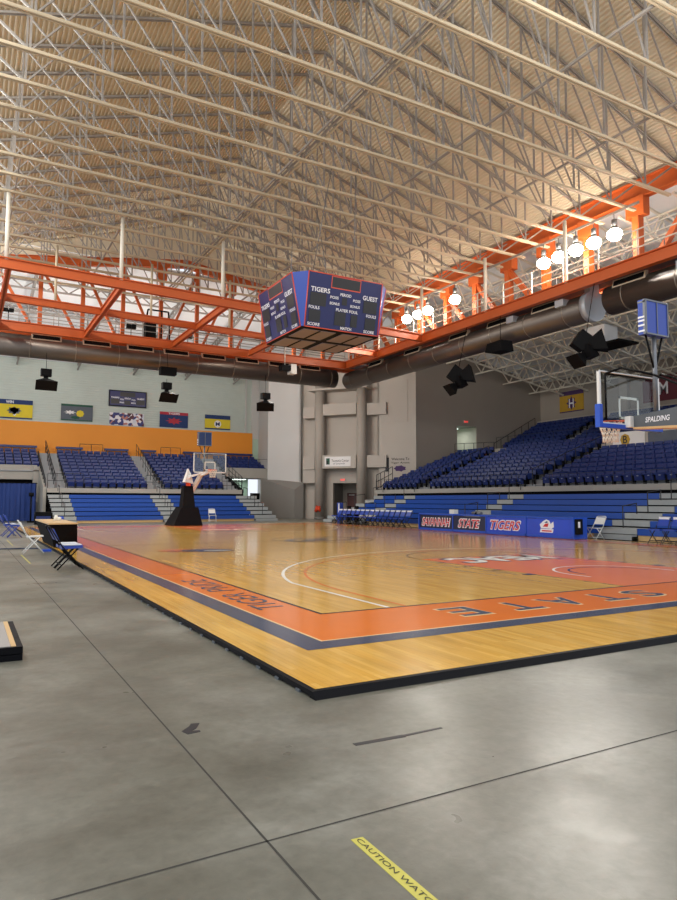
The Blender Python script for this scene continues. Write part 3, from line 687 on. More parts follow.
RA = [(2.5, 8.7, 'nearest the right frame edge'), (10.4, 18.2, 'behind the scorers table between the first two aisles'), (19.4, 27.8, 'second from the near aisle'), (29.1, 31.6, 'farthest and shortest beside the corner')]
for a0, a1, nm in RA: bleachers('x', a0, a1, 17.8, .75, .47, .27, 6, 'blue lower bleachers on the right side, ' + nm, gR)
gq = 'silver aisle steps of the right lower bleachers'
for a0, a1, nm in ((8.72, 10.38, 'nearest, beside the two courtside chairs'), (18.22, 19.38, 'middle, behind the scorers table'), (27.82, 29.08, 'farthest, behind the team chairs'), (31.62, 32.8, 'at the corner end')):
    aisle('x', a0, a1, 17.8, .75, .47, .27, 6, 'silver steps of the right lower bleachers, ' + nm, gq)
    aisle_rail('x', (a0 + a1) / 2, 18.1, 1.5, .45, .54, 3, 'black hoop handrail on the right lower aisle, ' + nm, 'hoop handrails on the right lower aisles')
for a, nm in ((1.6, 'left aisle'), (8.3, 'middle aisle'), (15.0, 'right aisle')):
    aisle_rail('y', a, 37.6, 1.5, .42, .56, 3, 'black hoop handrail on the far lower ' + nm, 'hoop handrails on the far lower aisles')

# upper decks
SP = .75; ZU = 2.12; RU = .28
def deck(b, ax, a0, a1, d0, n, z0=ZU, rise=RU, pitch=SP, m=stair_grey, floor_z=0.):
    for i in range(n):
        abox(b, ax, a0, a1, d0 + i * pitch, d0 + (i + 1) * pitch, z0 + i * rise - (.35 if floor_z is None else z0 + i * rise - floor_z), z0 + i * rise, m)
def steps(b, ax, a0, a1, d0, n, m=stair_grey, steep=1.0):
    for i in range(n):
        abox(b, ax, a0, a1, d0 + i * SP - SP / 2, d0 + i * SP + (SP / 2 if steep > 1 else 0), ZU - .1, ZU + i * RU * steep - RU / 2 * (0 if steep > 1 else 1) + .001, m)
b = MB(); deck(b, 'y', .95, 15.0, 42.0, 10, floor_z=1.9); steps(b, 'y', .97, 2.25, 42.75, 9, steep=1.32); steps(b, 'y', 7.9, 9.0, 42.75, 9, steep=1.32); steps(b, 'y', 13.8, 14.9, 42.75, 9, steep=1.32)
b.box(-6, .93, 45.4, 46.9, 3.55, 3.62, stair_grey)
for i in range(5): b.box(-6, .93, 45.75 + i * .75, 46.5 + i * .75, 3.3 + i * .28, 3.52 + i * .28, stair_grey); b.box(15.0, 19.2, 45.75 + i * .75, 46.5 + i * .75, 3.3 + i * .28, 3.52 + i * .28, stair_grey)
b.box(-9, 19.4, 49.5, 50.5, 4.3, 5.12, stair_grey)
struct(b.build('floor_far_stand'))
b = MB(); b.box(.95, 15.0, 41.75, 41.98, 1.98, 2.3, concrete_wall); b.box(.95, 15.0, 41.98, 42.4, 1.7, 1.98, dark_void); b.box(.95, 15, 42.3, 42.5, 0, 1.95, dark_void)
struct(b.build('trim_1'))
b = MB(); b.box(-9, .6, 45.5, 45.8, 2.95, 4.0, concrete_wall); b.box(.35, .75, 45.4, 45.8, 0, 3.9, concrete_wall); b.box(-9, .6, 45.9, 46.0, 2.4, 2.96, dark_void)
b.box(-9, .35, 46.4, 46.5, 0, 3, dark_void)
b.prism([(.72, 41.9, 0), (.72, 49.3, 0), (.72, 49.3, 5.1), (.72, 41.9, 2.35)], (.2, 0, 0), concrete_wall)
struct(b.build('wall_left_vomitory'))
b = MB(); b.box(15.0, 18.9, 45.3, 45.6, 3.35, 4.2, concrete_wall); b.box(18.15, 18.95, 45.2, 45.6, 0, 3.4, concrete_wall)
b.box(15.0, 18.2, 48.6, 48.7, 0, 3.5, pale_green); b.box(16.2, 17.0, 48.2, 48.55, 0, 2.6, mid_green); b.box(16.6, 17.6, 47.2, 47.6, 0, 1.8, mid_green)
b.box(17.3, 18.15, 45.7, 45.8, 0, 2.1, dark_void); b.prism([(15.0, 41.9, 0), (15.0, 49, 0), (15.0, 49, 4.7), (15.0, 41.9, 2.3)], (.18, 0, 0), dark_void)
struct(b.build('wall_right_vomitory'))
def doorway_fill(label, loc, size, power):  # added glowing panel and area light that brighten an opening from inside
    t = thing('added_fill_panel', label, 'lamp', loc, 0, 'added fill lights inside the doorways')
    MB().box(-size / 2, size / 2, -size / 2, size / 2, -.03, .03, fill_glow).build('fill_diffuser', t, True)
    ld = bpy.data.lights.new('fill_area_light', 'AREA'); ld.size = size; ld.energy = power; ld.color = (.9, 1, .94)
    lo = bpy.data.objects.new('fill_area_light', ld); col.objects.link(lo); lo.parent = t; lo.location = (0, 0, -.06)
doorway_fill('added fill light inside the far right tunnel', (16.9, 47.4, 3.3), .9, 32)
doorway_fill('added fill light inside the high doorway of the right end wall', (31.0, 35.8, 7.4), .8, 45)
DR = 22.3
b = MB(); deck(b, 'x', 18.2, 33.5, DR, 10, floor_z=1.9); deck(b, 'x', 2.5, 18.2, DR, 7, floor_z=1.9)
for a0, a1, n in ((18.0, 19.2, 9), (27.9, 29.1, 9), (8.9, 10.2, 6)): steps(b, 'x', a0, a1, DR + .75, n)
b.box(27.5, 30, 2.5, 18.2, 3.5, 3.98, stair_grey); b.box(29.8, 34.2, 2.5, 34.2, 4.2, 4.7, stair_grey)
struct(b.build('floor_right_stand'))
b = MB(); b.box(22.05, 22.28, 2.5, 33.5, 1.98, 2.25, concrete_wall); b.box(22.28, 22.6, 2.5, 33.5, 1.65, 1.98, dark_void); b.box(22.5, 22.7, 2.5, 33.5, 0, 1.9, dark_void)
struct(b.build('trim_2'))
b = MB(); b.box(27.65, 27.8, 2.5, 17.9, 3.9, 5.25, wall_cream)
b.box(27.62, 27.66, 12.9, 14.6, 4.0, 5.3, dark_void) if False else None
struct(b.build('wall_press_platform'))
# third tier
b = MB()
for i in range(6): b.box(34.2 + i * .8, 35.0 + i * .8, 2.5, 33.8, 4.7, 5.5 + i * .37, stair_grey)
b.box(33.9, 34.2, 2.5, 33.8, 4.2, 5.75, wall_cream)
struct(b.build('floor_third_tier'))

# ---- seats
def seat_mesh(b, detail=True):
    b.hexa([(-.24, .02, .34), (.24, .02, .34), (.24, .07, .34), (-.24, .07, .34), (-.24, .12, .80), (.24, .12, .80), (.24, .17, .78), (-.24, .17, .78)], seat_blue)
    b.hexa([(-.21, -.04, .30), (.21, -.04, .30), (.21, .02, .34), (-.21, .02, .34), (-.21, -.12, .62), (.21, -.12, .62), (.21, -.07, .64), (-.21, -.07, .64)], seat_blue)
    for s in (-.245, .245):
        b.box(s - .015, s + .015, -.05, .10, .02, .52, black_metal); b.box(s - .02, s + .02, -.18, .08, .50, .53, black_metal)
sb = MB(); seat_mesh(sb); seat_me = sb.build('stadium_seat', None, False, origin=(0, 0, 0)); SEAT = seat_me.data; bpy.data.objects.remove(seat_me)
slots = []
def block(ax, a0, a1, d0, n, z0, rise, nm, pitch=SP, skip=0):
    cnt = int((a1 - a0 - .1) / .53); st = (a1 - a0) / cnt
    for i in range(n):
        for j in range(cnt):
            a = (a1 - (j + .5) * st) if ax == 'x' else (a0 + (j + .5) * st)
            d = d0 + i * pitch + .45; slots.append((ax, a, d, z0 + i * rise, nm, i, j))
block('x', 10.3, 18.0, DR, 7, ZU, RU, 'block right of the net')
block('x', 2.8, 8.8, DR, 7, ZU, RU, 'block at the right frame edge')
block('x', 19.3, 27.8, DR, 10, ZU, RU, 'block left of the net')
block('x', 29.2, 33.4, DR, 10, ZU, RU, 'block beside the end wall')
block('y', 2.3, 7.85, 42, 10, ZU, RU, 'far left block')
block('y', 9.05, 13.75, 42, 10, ZU, RU, 'far right block')
block('y', 15.1, 19.1, 45.75, 5, 3.52, RU, 'far block over the tunnel')
block('y', -6, .85, 45.75, 5, 3.52, RU, 'far block over the curtain')
block('x', 27.6, 33.6, 34.2, 6, 5.5, .37, 'third tier'); block('x', 16.5, 26.2, 34.2, 6, 5.5, .37, 'third tier'); block('x', 6, 15.1, 34.2, 6, 5.5, .37, 'third tier')
cpos = cam.matrix_world.translation
def inview(q):
    p = cam.matrix_world.inverted() @ V(q); 
    return -p.z > 0 and abs(p.x / -p.z) < .53 and abs(p.y / -p.z) < .7
def spos(s): return V(place(s[0], s[1], s[2], s[3] + .5))
vis = sorted([s for s in slots if inview(spos(s))], key=lambda s: (spos(s) - cpos).length); near = vis[:300]; rest = vis[300:]
proto_seat = None
sd = MB()
def seat_parts():
    t = thing('stadium_seat', 'x', 'stadium seat', (0, 0, 0), 0, 'folding seats of the right upper stand')
    b = MB(); b.hexa([(-.24, .02, .34), (.24, .02, .34), (.24, .07, .34), (-.24, .07, .34), (-.24, .12, .80), (.24, .12, .80), (.24, .17, .78), (-.24, .17, .78)], seat_blue); b.build('backrest', t, True)
    b = MB(); b.hexa([(-.21, -.04, .30), (.21, -.04, .30), (.21, .02, .34), (-.21, .02, .34), (-.21, -.12, .62), (.21, -.12, .62), (.21, -.07, .64), (-.21, -.07, .64)], seat_blue); b.build('seat_pan', t, True)
    b = MB(); b.box(-.04, .04, -.125, -.10, .50, .54, seat_plate); b.build('number_plate', t, True)
    for s in (-.245, .245):
        b = MB(); b.box(s - .015, s + .015, -.05, .10, .0, .52, black_metal); b.box(s - .02, s + .02, -.18, .08, .50, .53, black_metal); b.build('armrest', t, True)
    return t
# seat faces -Y locally; right bay seats face -X
front = [s for s in near if s[5] == 0 and s[0] == 'x']
for s in near:
    rz = 0 if s[0] == 'y' else -math.pi / 2
    lab = 'blue stadium seat, %s row, %s from %s, %s' % (ORD[s[5]], ORD[s[6]], 'far end' if s[0] == 'x' else 'left', s[4])
    if s[5] == 0 and s[0] == 'x':
        if proto_seat is None: proto_seat = seat_parts(); o = proto_seat
        else: o = dup(proto_seat)
    else:
        o = bpy.data.objects.new('stadium_seat', SEAT); col.objects.link(o)
    o.location = place(s[0], s[1], s[2], s[3]); o.rotation_euler = (0, 0, rz)
    tag(o, lab, 'stadium seat', 'folding seats of the right upper stand')
for s in rest + [q for q in slots if not inview(spos(q)) and (spos(q) - cpos).length < 60 and inview(spos(q) + V((1.5, 0, 0)))]:
    c = V(place(s[0], s[1], s[2], s[3])); k0 = len(sd.v); seat_mesh(sd)
    for i in range(k0, len(sd.v)):
        x, y, z = sd.v[i]
        sd.v[i] = (c.x + x, c.y + y, c.z + z) if s[0] == 'y' else (c.x + y, c.y - x, c.z + z)
tag(sd.build('stadium_seats', None, False), 'rows of blue stadium seats in the far stand and high third tier', 'stadium seats', None, 'stuff')

# ---- rails of the upper stands
rb = rail_black
def R(label, P, Q, n, hts=(.95, .5), r=.02, group=None, name='stand_railing'): return rail_run(name, label, P, Q, n, 0, hts, r, rb, group)
R('black front railing of the right stand, block left of the net', (22.1, 19.3, 2.25), (22.1, 27.7, 2.25), 16, (.72, .05), .012)
R('black front railing of the right stand, block right of the net', (22.1, 10.2, 2.25), (22.1, 17.9, 2.25), 8, (.6, .05), .012)
R('black front railing of the right stand beside the corner', (22.1, 29.2, 2.25), (22.1, 33.4, 2.25), 6, (.72, .05), .015)
R('black railing at the corner end of the right stand', (22.2, 33.5, 2.25), (23.6, 33.5, 2.9), 4, (1.1, .6, .1), .025)
R('black front railing at the foot of the far left aisle', (.98, 41.85, 2.3), (3.3, 41.85, 2.3), 4, (1.0, .5))
R('black front railing of the far left block', (3.4, 41.85, 2.3), (7.6, 41.85, 2.3), 3, (.75,), .014)
R('black front railing at the foot of the far middle aisle', (7.6, 41.85, 2.3), (9.4, 41.85, 2.3), 3, (1.0, .5))
R('black front railing of the far right block', (9.5, 41.85, 2.3), (13.4, 41.85, 2.3), 3, (.75,), .014)
R('black railing at the foot of the far right stair', (13.4, 41.85, 2.3), (15.0, 41.85, 2.3), 4, (1.0, .66, .33))
R('black stair railing beside the tunnel at the far right', (15.1, 42.0, 2.3), (15.1, 46.5, 3.9), 6, (1.0, .6, .2))
R('black landing rail over the far right tunnel', (15.1, 45.5, 4.2), (18.9, 45.5, 4.2), 4, (.8,), .018)
R('black stair railing climbing the far left aisle', (1.5, 42.2, 2.2), (1.5, 49.4, 5.15), 8, (1.0, .55), .03)
R('black stair railing on the left side of the far left stair', (.85, 42.0, 2.3), (.85, 48, 4.6), 8, (.6,), .035)
R('black stair railing climbing the far middle aisle', (8.5, 42.6, 2.3), (8.5, 49.4, 5.15), 8, (1.0, .55), .022)
R('black rail hoop behind the far left block', (4.06, 49.6, 5.12), (5.84, 49.6, 5.12), 2, (.88,), .022)
R('black rail hoop behind the far right block', (10.6, 49.6, 5.12), (12.3, 49.6, 5.12), 2, (.88,), .022)
R('black railing at the top of the right stand before the doorway', (29.9, 29.5, 4.7), (29.9, 34.0, 4.9), 4, (1.1, .6), .022)
R('black stair railing up to the third tier by the end wall', (33.9, 33.9, 5.2), (38.6, 33.9, 7.6), 6, (1.0,), .025)
R('grey rail along the walkway before the third tier', (33.9, 21.5, 5.75), (33.9, 33.6, 5.75), 4, (.9,), .018)
R('black aisle railing beside the seats left of the net', (22.6, 18.6, 2.3), (28.5, 18.6, 4.5), 7, (.9,), .022)
R('black aisle railing beside the seats near the end wall', (22.6, 28.5, 2.3), (28.5, 28.5, 4.5), 7, (.9,), .022)
for a0, a1, nm in ((2.3, 4.3, 'far left, beside the stair'), (6.0, 7.9, 'just left of the middle aisle'), (9.0, 10.2, 'just right of the middle aisle'), (12.6, 14.2, 'behind the far shot clock'), (14.6, 19.0, 'over the tunnel seats'), (-6, .9, 'above the curtain')):
    t = thing('back_counter', 'blue counter shelf along the orange wall, ' + nm, 'counter', ((a0 + a1) / 2, 49.6, 5.12), 0, 'blue counters along the orange wall')
    MB().box(a0, a1, 49.55, 49.95, 5.55, 5.72, seat_blue).build('counter_top', t)
    for a in (a0 + .15, a1 - .15): MB().box(a - .04, a + .04, 49.7, 49.78, 5.12, 5.55, rail_black).build('leg', t)

# curtain at left opening
b = MB(); n = 90; vs = []; fs = []
for i in range(n + 1):
    x = -8 + 8.45 * i / n; y = 43.6 + .07 * math.sin(i * 1.9) + .03 * math.sin(i * 4.3)
    vs += [(x, y, .03), (x, y, 2.62), (x, y + .02, .03), (x, y + .02, 2.62)]
for i in range(n): k = 4 * i; fs += [(k, k + 4, k + 5, k + 1), (k + 3, k + 7, k + 6, k + 2), (k + 1, k + 5, k + 7, k + 3)]
b.add(vs, fs, curtain_blue); t = thing('tunnel_curtain', 'blue pleated curtain closing the far left opening', 'curtain', (-4, 43.6, 0)); b.build('fabric', t)
MB().tube((-8, 43.6, 2.64), (.5, 43.6, 2.64), .03, black_metal).build('pole', t)
tag(MB().box(-.2, .7, 36.2, 36.9, 0, .75, black_metal).box(-.15, .65, 36.15, 36.2, .2, .5, seat_blue).build('equipment_case'), 'black equipment case with blue front left of the far bleachers', 'case')
tag(MB().box(-.3, .1, 40.4, 40.8, 0, .1, black_metal).tube((-.1, 40.6, .1), (-.1, 40.6, 1.7), .05, black_metal).tube((-.1, 40.6, 1.7), (-.1, 40.6, 1.95), .16, black_metal).build('pole_fan'), 'dark pole stand in front of the blue curtain', 'stand')

# ================================================================== COLUMNS AND BALCONIES
for s, nm in ((4.72, 'left one, beside the entrance'), (8.36, 'right one, beside the team chairs')):
    t = thing('corner_column', 'tall round taupe column at the corner, ' + nm, 'column', C(s, .25), 0, 'pair of round corner columns')
    MB().tube(C(s, .25, 0), C(s, .25, 11.6), .40, wall_taupe, 28).build('shaft', t); MB().tube(C(s, .25, 0), C(s, .25, .15), .44, wall_dark, 28).build('base_ring', t)
def balcony(s0, s1, n0, n1, z0, z1, label):
    b = MB(); cbox(b, s0, s1, n0, n1, z0, z1, wall_cream); tag(b.build('balcony_panel'), label, 'balcony panel', 'boxed panels between the corner columns')
balcony(5.1, 7.98, -.45, .5, 8.35, 9.25, 'upper boxed balcony panel between the two corner columns')
balcony(3.25, 4.3, -.45, .35, 8.2, 9.1, 'upper boxed panel left of the left corner column')
balcony(8.8, 10.4, -.45, .25, 8.25, 9.2, 'upper boxed panel right of the right corner column')
balcony(3.25, 4.3, -.45, .35, 4.0, 5.05, 'lower boxed panel left of the left corner column')
balcony(8.8, 10.4, -.45, .25, 4.1, 5.05, 'lower boxed panel right of the right corner column')
balcony(3.25, 4.3, -.45, .30, 2.9, 3.95, 'small grey block under the lower left panel')
b = MB(); cbox(b, 3.95, 9.05, -.45, .95, 10.35, 10.5, wall_cream); tag(b.build('cap_slab'), 'thin slab resting across both corner columns under the ducts', 'slab')
t = thing('sign_board', 'white sign panel with green emblem between the corner columns above the entrance', 'sign', C(6.1, .55, 4.05))
b = MB(); cbox(b, 5.1, 7.98, -.45, .55, 4.05, 5.1, wall_cream); b.build('panel', t)
b = MB(); cbox(b, 5.3, 7.55, .55, .58, 4.2, 4.98, white_cloth); b.build('sign_face', t)
b = MB(); cbox(b, 5.45, 5.75, .585, .595, 4.36, 4.86, green_cloth); cbox(b, 5.48, 5.62, .596, .60, 4.36, 4.66, black_paint); b.build('green_emblem', t)
text_mesh('sign_lettering', 'Tsunamis Center', C(5.92, .585, 4.56), D, (0, 0, 1), 1.5, .20, black_paint, t, -.01 if False else .004)
text_mesh('sign_lettering', 'of Savannah', C(6.05, .585, 4.36), D, (0, 0, 1), 1.0, .13, navy_paint, t, .004)
def exit_sign(P, right, label):
    P = V(P); r_ = V(right); n_ = r_.cross(V((0, 0, 1)))
    t = thing('exit_sign', label, 'exit sign', P, 0, 'red exit signs')
    MB().hexa([P - r_ * .25 - n_ * -.0, P + r_ * .25, P + r_ * .25 + n_ * .06, P - r_ * .25 + n_ * .06] + [q + V((0, 0, .22)) for q in (P - r_ * .25, P + r_ * .25, P + r_ * .25 + n_ * .06, P - r_ * .25 + n_ * .06)], wall_cream).build('housing', t)
    text_mesh('lettering', 'EXIT', P - r_ * .2 + V((0, 0, .04)) + n_ * .06, r_, (0, 0, 1), .4, .14, exit_red, t, .01, bold=.02)
exit_sign(C(6.5, -.45, 3.05), D, 'red exit sign above the entrance between the corner columns')
exit_sign((31.2, 34.2, 7.75), (1, 0, 0), 'red exit sign above the doorway high on the right end wall')
t = thing('welcome_sign', 'small welcome lettering with purple emblem on the wall right of the columns', 'sign', C(11.2, 0, 3.8))
b = MB(); cbox(b, 10.25, 10.55, 0, .03, 3.75, 4.85, black_paint); b.build('dark_strip', t)
text_mesh('lettering', 'Welcome To', C(10.75, 0, 4.62), D, (0, 0, 1), 1.45, .20, black_paint, t, .01, bold=.01)
text_mesh('lettering', 'Tiger Arena', C(10.72, 0, 4.32), D, (0, 0, 1), 1.5, .18, black_paint, t, .01, bold=.01)
b = MB(); n = 14
b.poly([C(11.45 + .42 * math.cos(2 * math.pi * i / n) * (1 + .25 * (i % 2)), .012, 3.98 + .2 * math.sin(2 * math.pi * i / n) * (1 + .25 * (i % 2))) for i in range(n)], purple_cloth); b.build('purple_emblem', t)
# little things at the corner
t = thing('cloth_bundle', 'orange red cloth bundle tied to the foot of the left corner column', 'cloth', C(4.35, .6, .9))
b = MB(); b.tube(C(4.6, .76, .6), C(4.85, .76, 1.0), .12, orange_cloth, 9, .2); b.tube(C(5.0, .76, .6), C(4.85, .76, 1.0), .08, orange_cloth, 9, .18); b.build('cloth', t)
b = MB(); b.prism([tuple(V((19.0, 43.15, 1.0)) + V((0, 0, 0))), (19.25, 42.8, 1.0), (19.25, 42.8, 1.9), (19.0, 43.15, 1.9)], (-.12, -.1, 0), white_metal); tag(b.build('towel_dispenser'), 'white panel box mounted on the splayed grey wall', 'box')

# ================================================================== BASKETS
def hoop(label, y_board, sg, detail_arm=True):
    """sg=+1: basket faces +Y (near one); sg=-1 faces -Y (far one)"""
    z0 = CH
    yb = y_board; t = thing('basketball_hoop', label, 'basketball hoop', (7.62, yb - sg * 2.6, z0), 0, 'basketball hoops')
    x0, x1 = 7.62 - .915, 7.62 + .915; zb0, zb1 = z0 + 2.90, z0 + 3.97
    MB().box(x0 + .03, x1 - .03, yb - .008, yb + .008, zb0 + .03, zb1 - .03, glass).build('glass_board', t)
    b = MB()
    fr = white_metal
    b.box(x0, x0 + .045, yb - .03, yb + .03, zb0, zb1, fr); b.box(x1 - .045, x1, yb - .03, yb + .03, zb0, zb1, fr)
    b.box(x0, x1, yb - .02, yb + .02, zb1 - .02, zb1, fr); b.box(x0, x1, yb - .03, yb + .03, zb0, zb0 + .06, fr); b.build('board_frame', t)
    b = MB(); yf = yb + sg * .012
    for (a, c, d, e) in ((7.62 - .305, 7.62 - .255, zb0 + .15, zb0 + .61), (7.62 + .255, 7.62 + .305, zb0 + .15, zb0 + .61), (7.62 - .305, 7.62 + .305, zb0 + .56, zb0 + .61), (7.62 - .305, 7.62 + .305, zb0 + .15, zb0 + .20)):
        b.box(a, c, min(yf, yf + sg * .004), max(yf, yf + sg * .004), d, e, white_paint)
    b.build('target_square', t)
    if sg > 0:
        b = MB(); b.box(x0 - .03, x1 + .03, yb - .05, yb + .05, zb0 - .05, zb0 + .03, pad_blue); b.box(x0 - .04, x0 + .05, yb - .055, yb + .055, zb0 - .05, zb0 + .40, pad_blue); b.box(x1 - .05, x1 + .04, yb - .055, yb + .055, zb0 - .05, zb0 + .40, pad_blue); b.build('edge_padding', t)
    yr = yb + sg * .47; zr = z0 + 3.05
    b = MB(); n = 28; pr = [(7.62 + .235 * math.cos(2 * math.pi * i / n), yr + .235 * math.sin(2 * math.pi * i / n), zr) for i in range(n + 1)]
    b.path(pr, .012, rim_orange, 6); b.box(7.5, 7.74, min(yb, yb + sg * .16), max(yb, yb + sg * .16), zr - .02, zr + .0, rim_orange); b.box(7.53, 7.71, yb + (0 if sg > 0 else -.03), yb + (.03 if sg > 0 else 0), zr - .12, zr + .05, rim_orange)
    b.tube((7.5, yb + sg * .03, zr - .1), (7.48, yr, zr - .01), .01, rim_orange); b.tube((7.74, yb + sg * .03, zr - .1), (7.76, yr, zr - .01), .01, rim_orange); b.build('rim', t)
    b = MB(); L = [(.23, 0), (.205, .1), (.17, .2), (.145, .3), (.15, .42)]; k = 12
    for j in range(len(L) - 1):
        for i in range(k):
            for dd in (.5, -.5):
                a0 = 2 * math.pi * (i + (.5 * (j % 2))) / k; a1 = a0 + dd * 2 * math.pi / k
                b.tube((7.62 + L[j][0] * math.cos(a0), yr + L[j][0] * math.sin(a0), zr - L[j][1]), (7.62 + L[j + 1][0] * math.cos(a1), yr + L[j + 1][0] * math.sin(a1), zr - L[j + 1][1]), .0085, net_white, 5)
    b.build('net', t)
    # arm
    ya = yb - sg * .16; ye = yb - sg * 2.5
    am = arm_grey if sg > 0 else white_metal
    if sg > 0:
        b = MB(); b.hexa([(7.52, ya, zb0 - .02), (7.72, ya, zb0 - .02), (7.72, ye, zb0 - .14), (7.52, ye, zb0 - .14), (7.52, ya, zb0 + .2), (7.72, ya, zb0 + .2), (7.72, ye, zb0 + .4), (7.52, ye, zb0 + .4)], am)
        b.hexa([(7.50, ya, zb0 - .06), (7.74, ya, zb0 - .06), (7.74, ye, zb0 - .20), (7.50, ye, zb0 - .20), (7.50, ya, zb0 - .02), (7.74, ya, zb0 - .02), (7.74, ye, zb0 - .14), (7.50, ye, zb0 - .14)], table_wood); arm = b.build('extension_arm', t)
        text_mesh('lettering', 'SPALDING', (7.52, yb - .42 , zb0 + .045), (0, -1, 0), (0, 0, 1), .52, .105, white_text, arm, .006, shear=.2, bold=.02)
        b = MB(); b.box(7.42, 7.82, yb - .16, yb - .03, zb0 - .02, zb0 + .2, white_metal); b.build('board_bracket', t)
        for s in (-1, 1):
            b = MB(); b.path([V((7.62 + s * .75, yb - .05, zb1 - .06)), V((7.62 + s * .62, yb - .3, zb1 + .02)), V((7.62 + s * .3, yb - .75, zb1 - .15)), V((7.62 + s * .12, ye + .5, zb0 + .25))], .022, black_metal, 8); b.build('brace_tube', t)
        b = MB(); b.tube((7.62 - .75, yb - .05, zb1 - .06), (7.62 + .75, yb - .05, zb1 - .06), .02, black_metal); b.tube((7.62 - .75, yb - .04, zb0 + .1), (7.62 - .75, yb - .04, zb1 - .05), .02, black_metal); b.tube((7.62 + .75, yb - .04, zb0 + .1), (7.62 + .75, yb - .04, zb1 - .05), .02, black_metal)
        b.build('rear_frame', t)
        b = MB(); b.hexa([(7.2, ye + .25, z0), (8.04, ye + .25, z0), (8.04, ye - .6, z0), (7.2, ye - .6, z0), (7.4, ye + .15, z0 + 3.2), (7.84, ye + .15, z0 + 3.2), (7.84, ye - .3, z0 + 3.2), (7.4, ye - .3, z0 + 3.2)], pad_blue); b.build('mast', t)
        MB().box(7.0, 8.24, ye - 1.0 if ye - 1 > Y0 + .1 else Y0 + .15, ye + .3, z0, z0 + .5, black_metal).build('base', t)
    else:
        b = MB(); b.beam((7.62, yb + .05, zb0 + .1), (7.62, yb + 1.5, zb0 - .05), .14, .18, white_metal)
        b.beam((7.62, yb + 1.4, zb0 + .05), (7.3, yb + 2.2, 1.95), .16, .22, white_metal); b.build('extension_arm', t)
        b = MB(); b.box(6.72, 7.05, 29.0, 29.2, 2.45, 3.2, white_cloth); b.box(6.75, 7.35, 28.6, 29.0, 2.55, 2.75, white_cloth) if False else None
        b = MB(); x_ = 7.05
        b.hexa([(x_ - .33, 29.3, 1.05), (x_ + .38, 29.3, 1.05), (x_ + .38, 30.1, 1.05), (x_ - .33, 30.1, 1.05), (x_ - .25, 29.4, 2.3), (x_ + .25, 29.4, 2.3), (x_ + .25, 29.9, 2.3), (x_ - .25, 29.9, 2.3)], black_cloth); b.build('mast_pad', t)
        b = MB(); b.hexa([(6.2, 29.2, z0), (7.85, 29.2, z0), (7.85, 31.2, z0), (6.2, 31.2, z0), (6.62, 29.25, 1.08), (7.6, 29.25, 1.08), (7.6, 30.4, 1.08), (6.62, 30.4, 1.08)], black_cloth); b.build('base', t)
    return t
h1 = hoop('near glass basketball backboard seen from behind with grey lettered arm and blue edge pads', 1.22, 1)
h2 = hoop('far glass basketball hoop on black padded base at the opposite end', SH - 1.22, -1)
b = MB(); b.hexa([(6.75, 29.1, 2.5), (7.25, 29.1, 2.4), (7.25, 29.6, 2.4), (6.75, 29.6, 2.5), (6.95, 29.2, 3.25), (7.1, 29.2, 3.0), (7.1, 29.4, 3.0), (6.95, 29.4, 3.25)], white_cloth)
b.hexa([(6.95, 28.9, 2.72), (7.6, 28.7, 2.95), (7.6, 28.9, 2.95), (6.95, 29.3, 2.72), (6.95, 28.9, 2.85), (7.6, 28.7, 3.02), (7.6, 28.9, 3.02), (6.95, 29.3, 2.85)], white_cloth)
b.box(6.92, 7.12, 29.2, 29.5, 2.28, 2.5, orange_cloth); b.build('folded_towel_cover', h2)
def shot_clock(label, x, y, z0, z1, w_, dp, sg, poleb, m, group):
    t = thing('shot_clock', label, 'shot clock', (x, y, poleb), 0, group)
    b = MB(); b.box(x - w_ / 2, x + w_ / 2, y - dp / 2, y + dp / 2, z0, z1, m); b.build('case', t)
    b = MB(); yk = y - dp / 2 - .004
    for a, c in ((x - w_ / 2, x - w_ / 2 + .03), (x + w_ / 2 - .03, x + w_ / 2), (x - .01, x + .01)): b.box(a, c, yk - .01, yk, z0, z1, grey_metal)
    b.box(x - w_ / 2, x + w_ / 2, yk - .012, yk, z0, z0 + .03, grey_metal); b.box(x - w_ / 2, x + w_ / 2, yk - .012, yk, z1 - .03, z1, grey_metal)
    b.box(x - w_ / 2 - .006, x - w_ / 2, y - dp / 2, y - dp / 2 + .05, z0, z1, grey_metal); b.box(x - w_ / 2 - .006, x - w_ / 2, y - dp / 2, y + dp / 2, z0 + .62, z0 + .65, grey_metal); b.build('case_edging', t)
    b = MB()
    for q in (.05, .16, .25, .32): b.box(x - w_ / 2 - .01, x - w_ / 2, y - .06, y + .08, z0 + q, z0 + q + .035, white_text)
    b.build('side_lettering', t)
    MB().tube((x, y, poleb), (x, y, z0), .045, grey_metal, 10).build('pole', t)
    for s in (-1, 1): MB().tube((x + s * w_ * .36, y, z0), (x + s * .03, y, z0 - .62), .02, black_metal).build('brace', t)
    return t
shot_clock('blue shot clock case on a pole above the near backboard', 7.60, .62, 4.67, 5.35, .68, .16, 1, 3.12, sb_corner, 'shot clocks')
shot_clock('dark blue shot clock on a pole above the far backboard', 7.4, 27.75, 4.44, 5.2, .75, .2, -1, 3.0, navy_cloth, 'shot clocks')

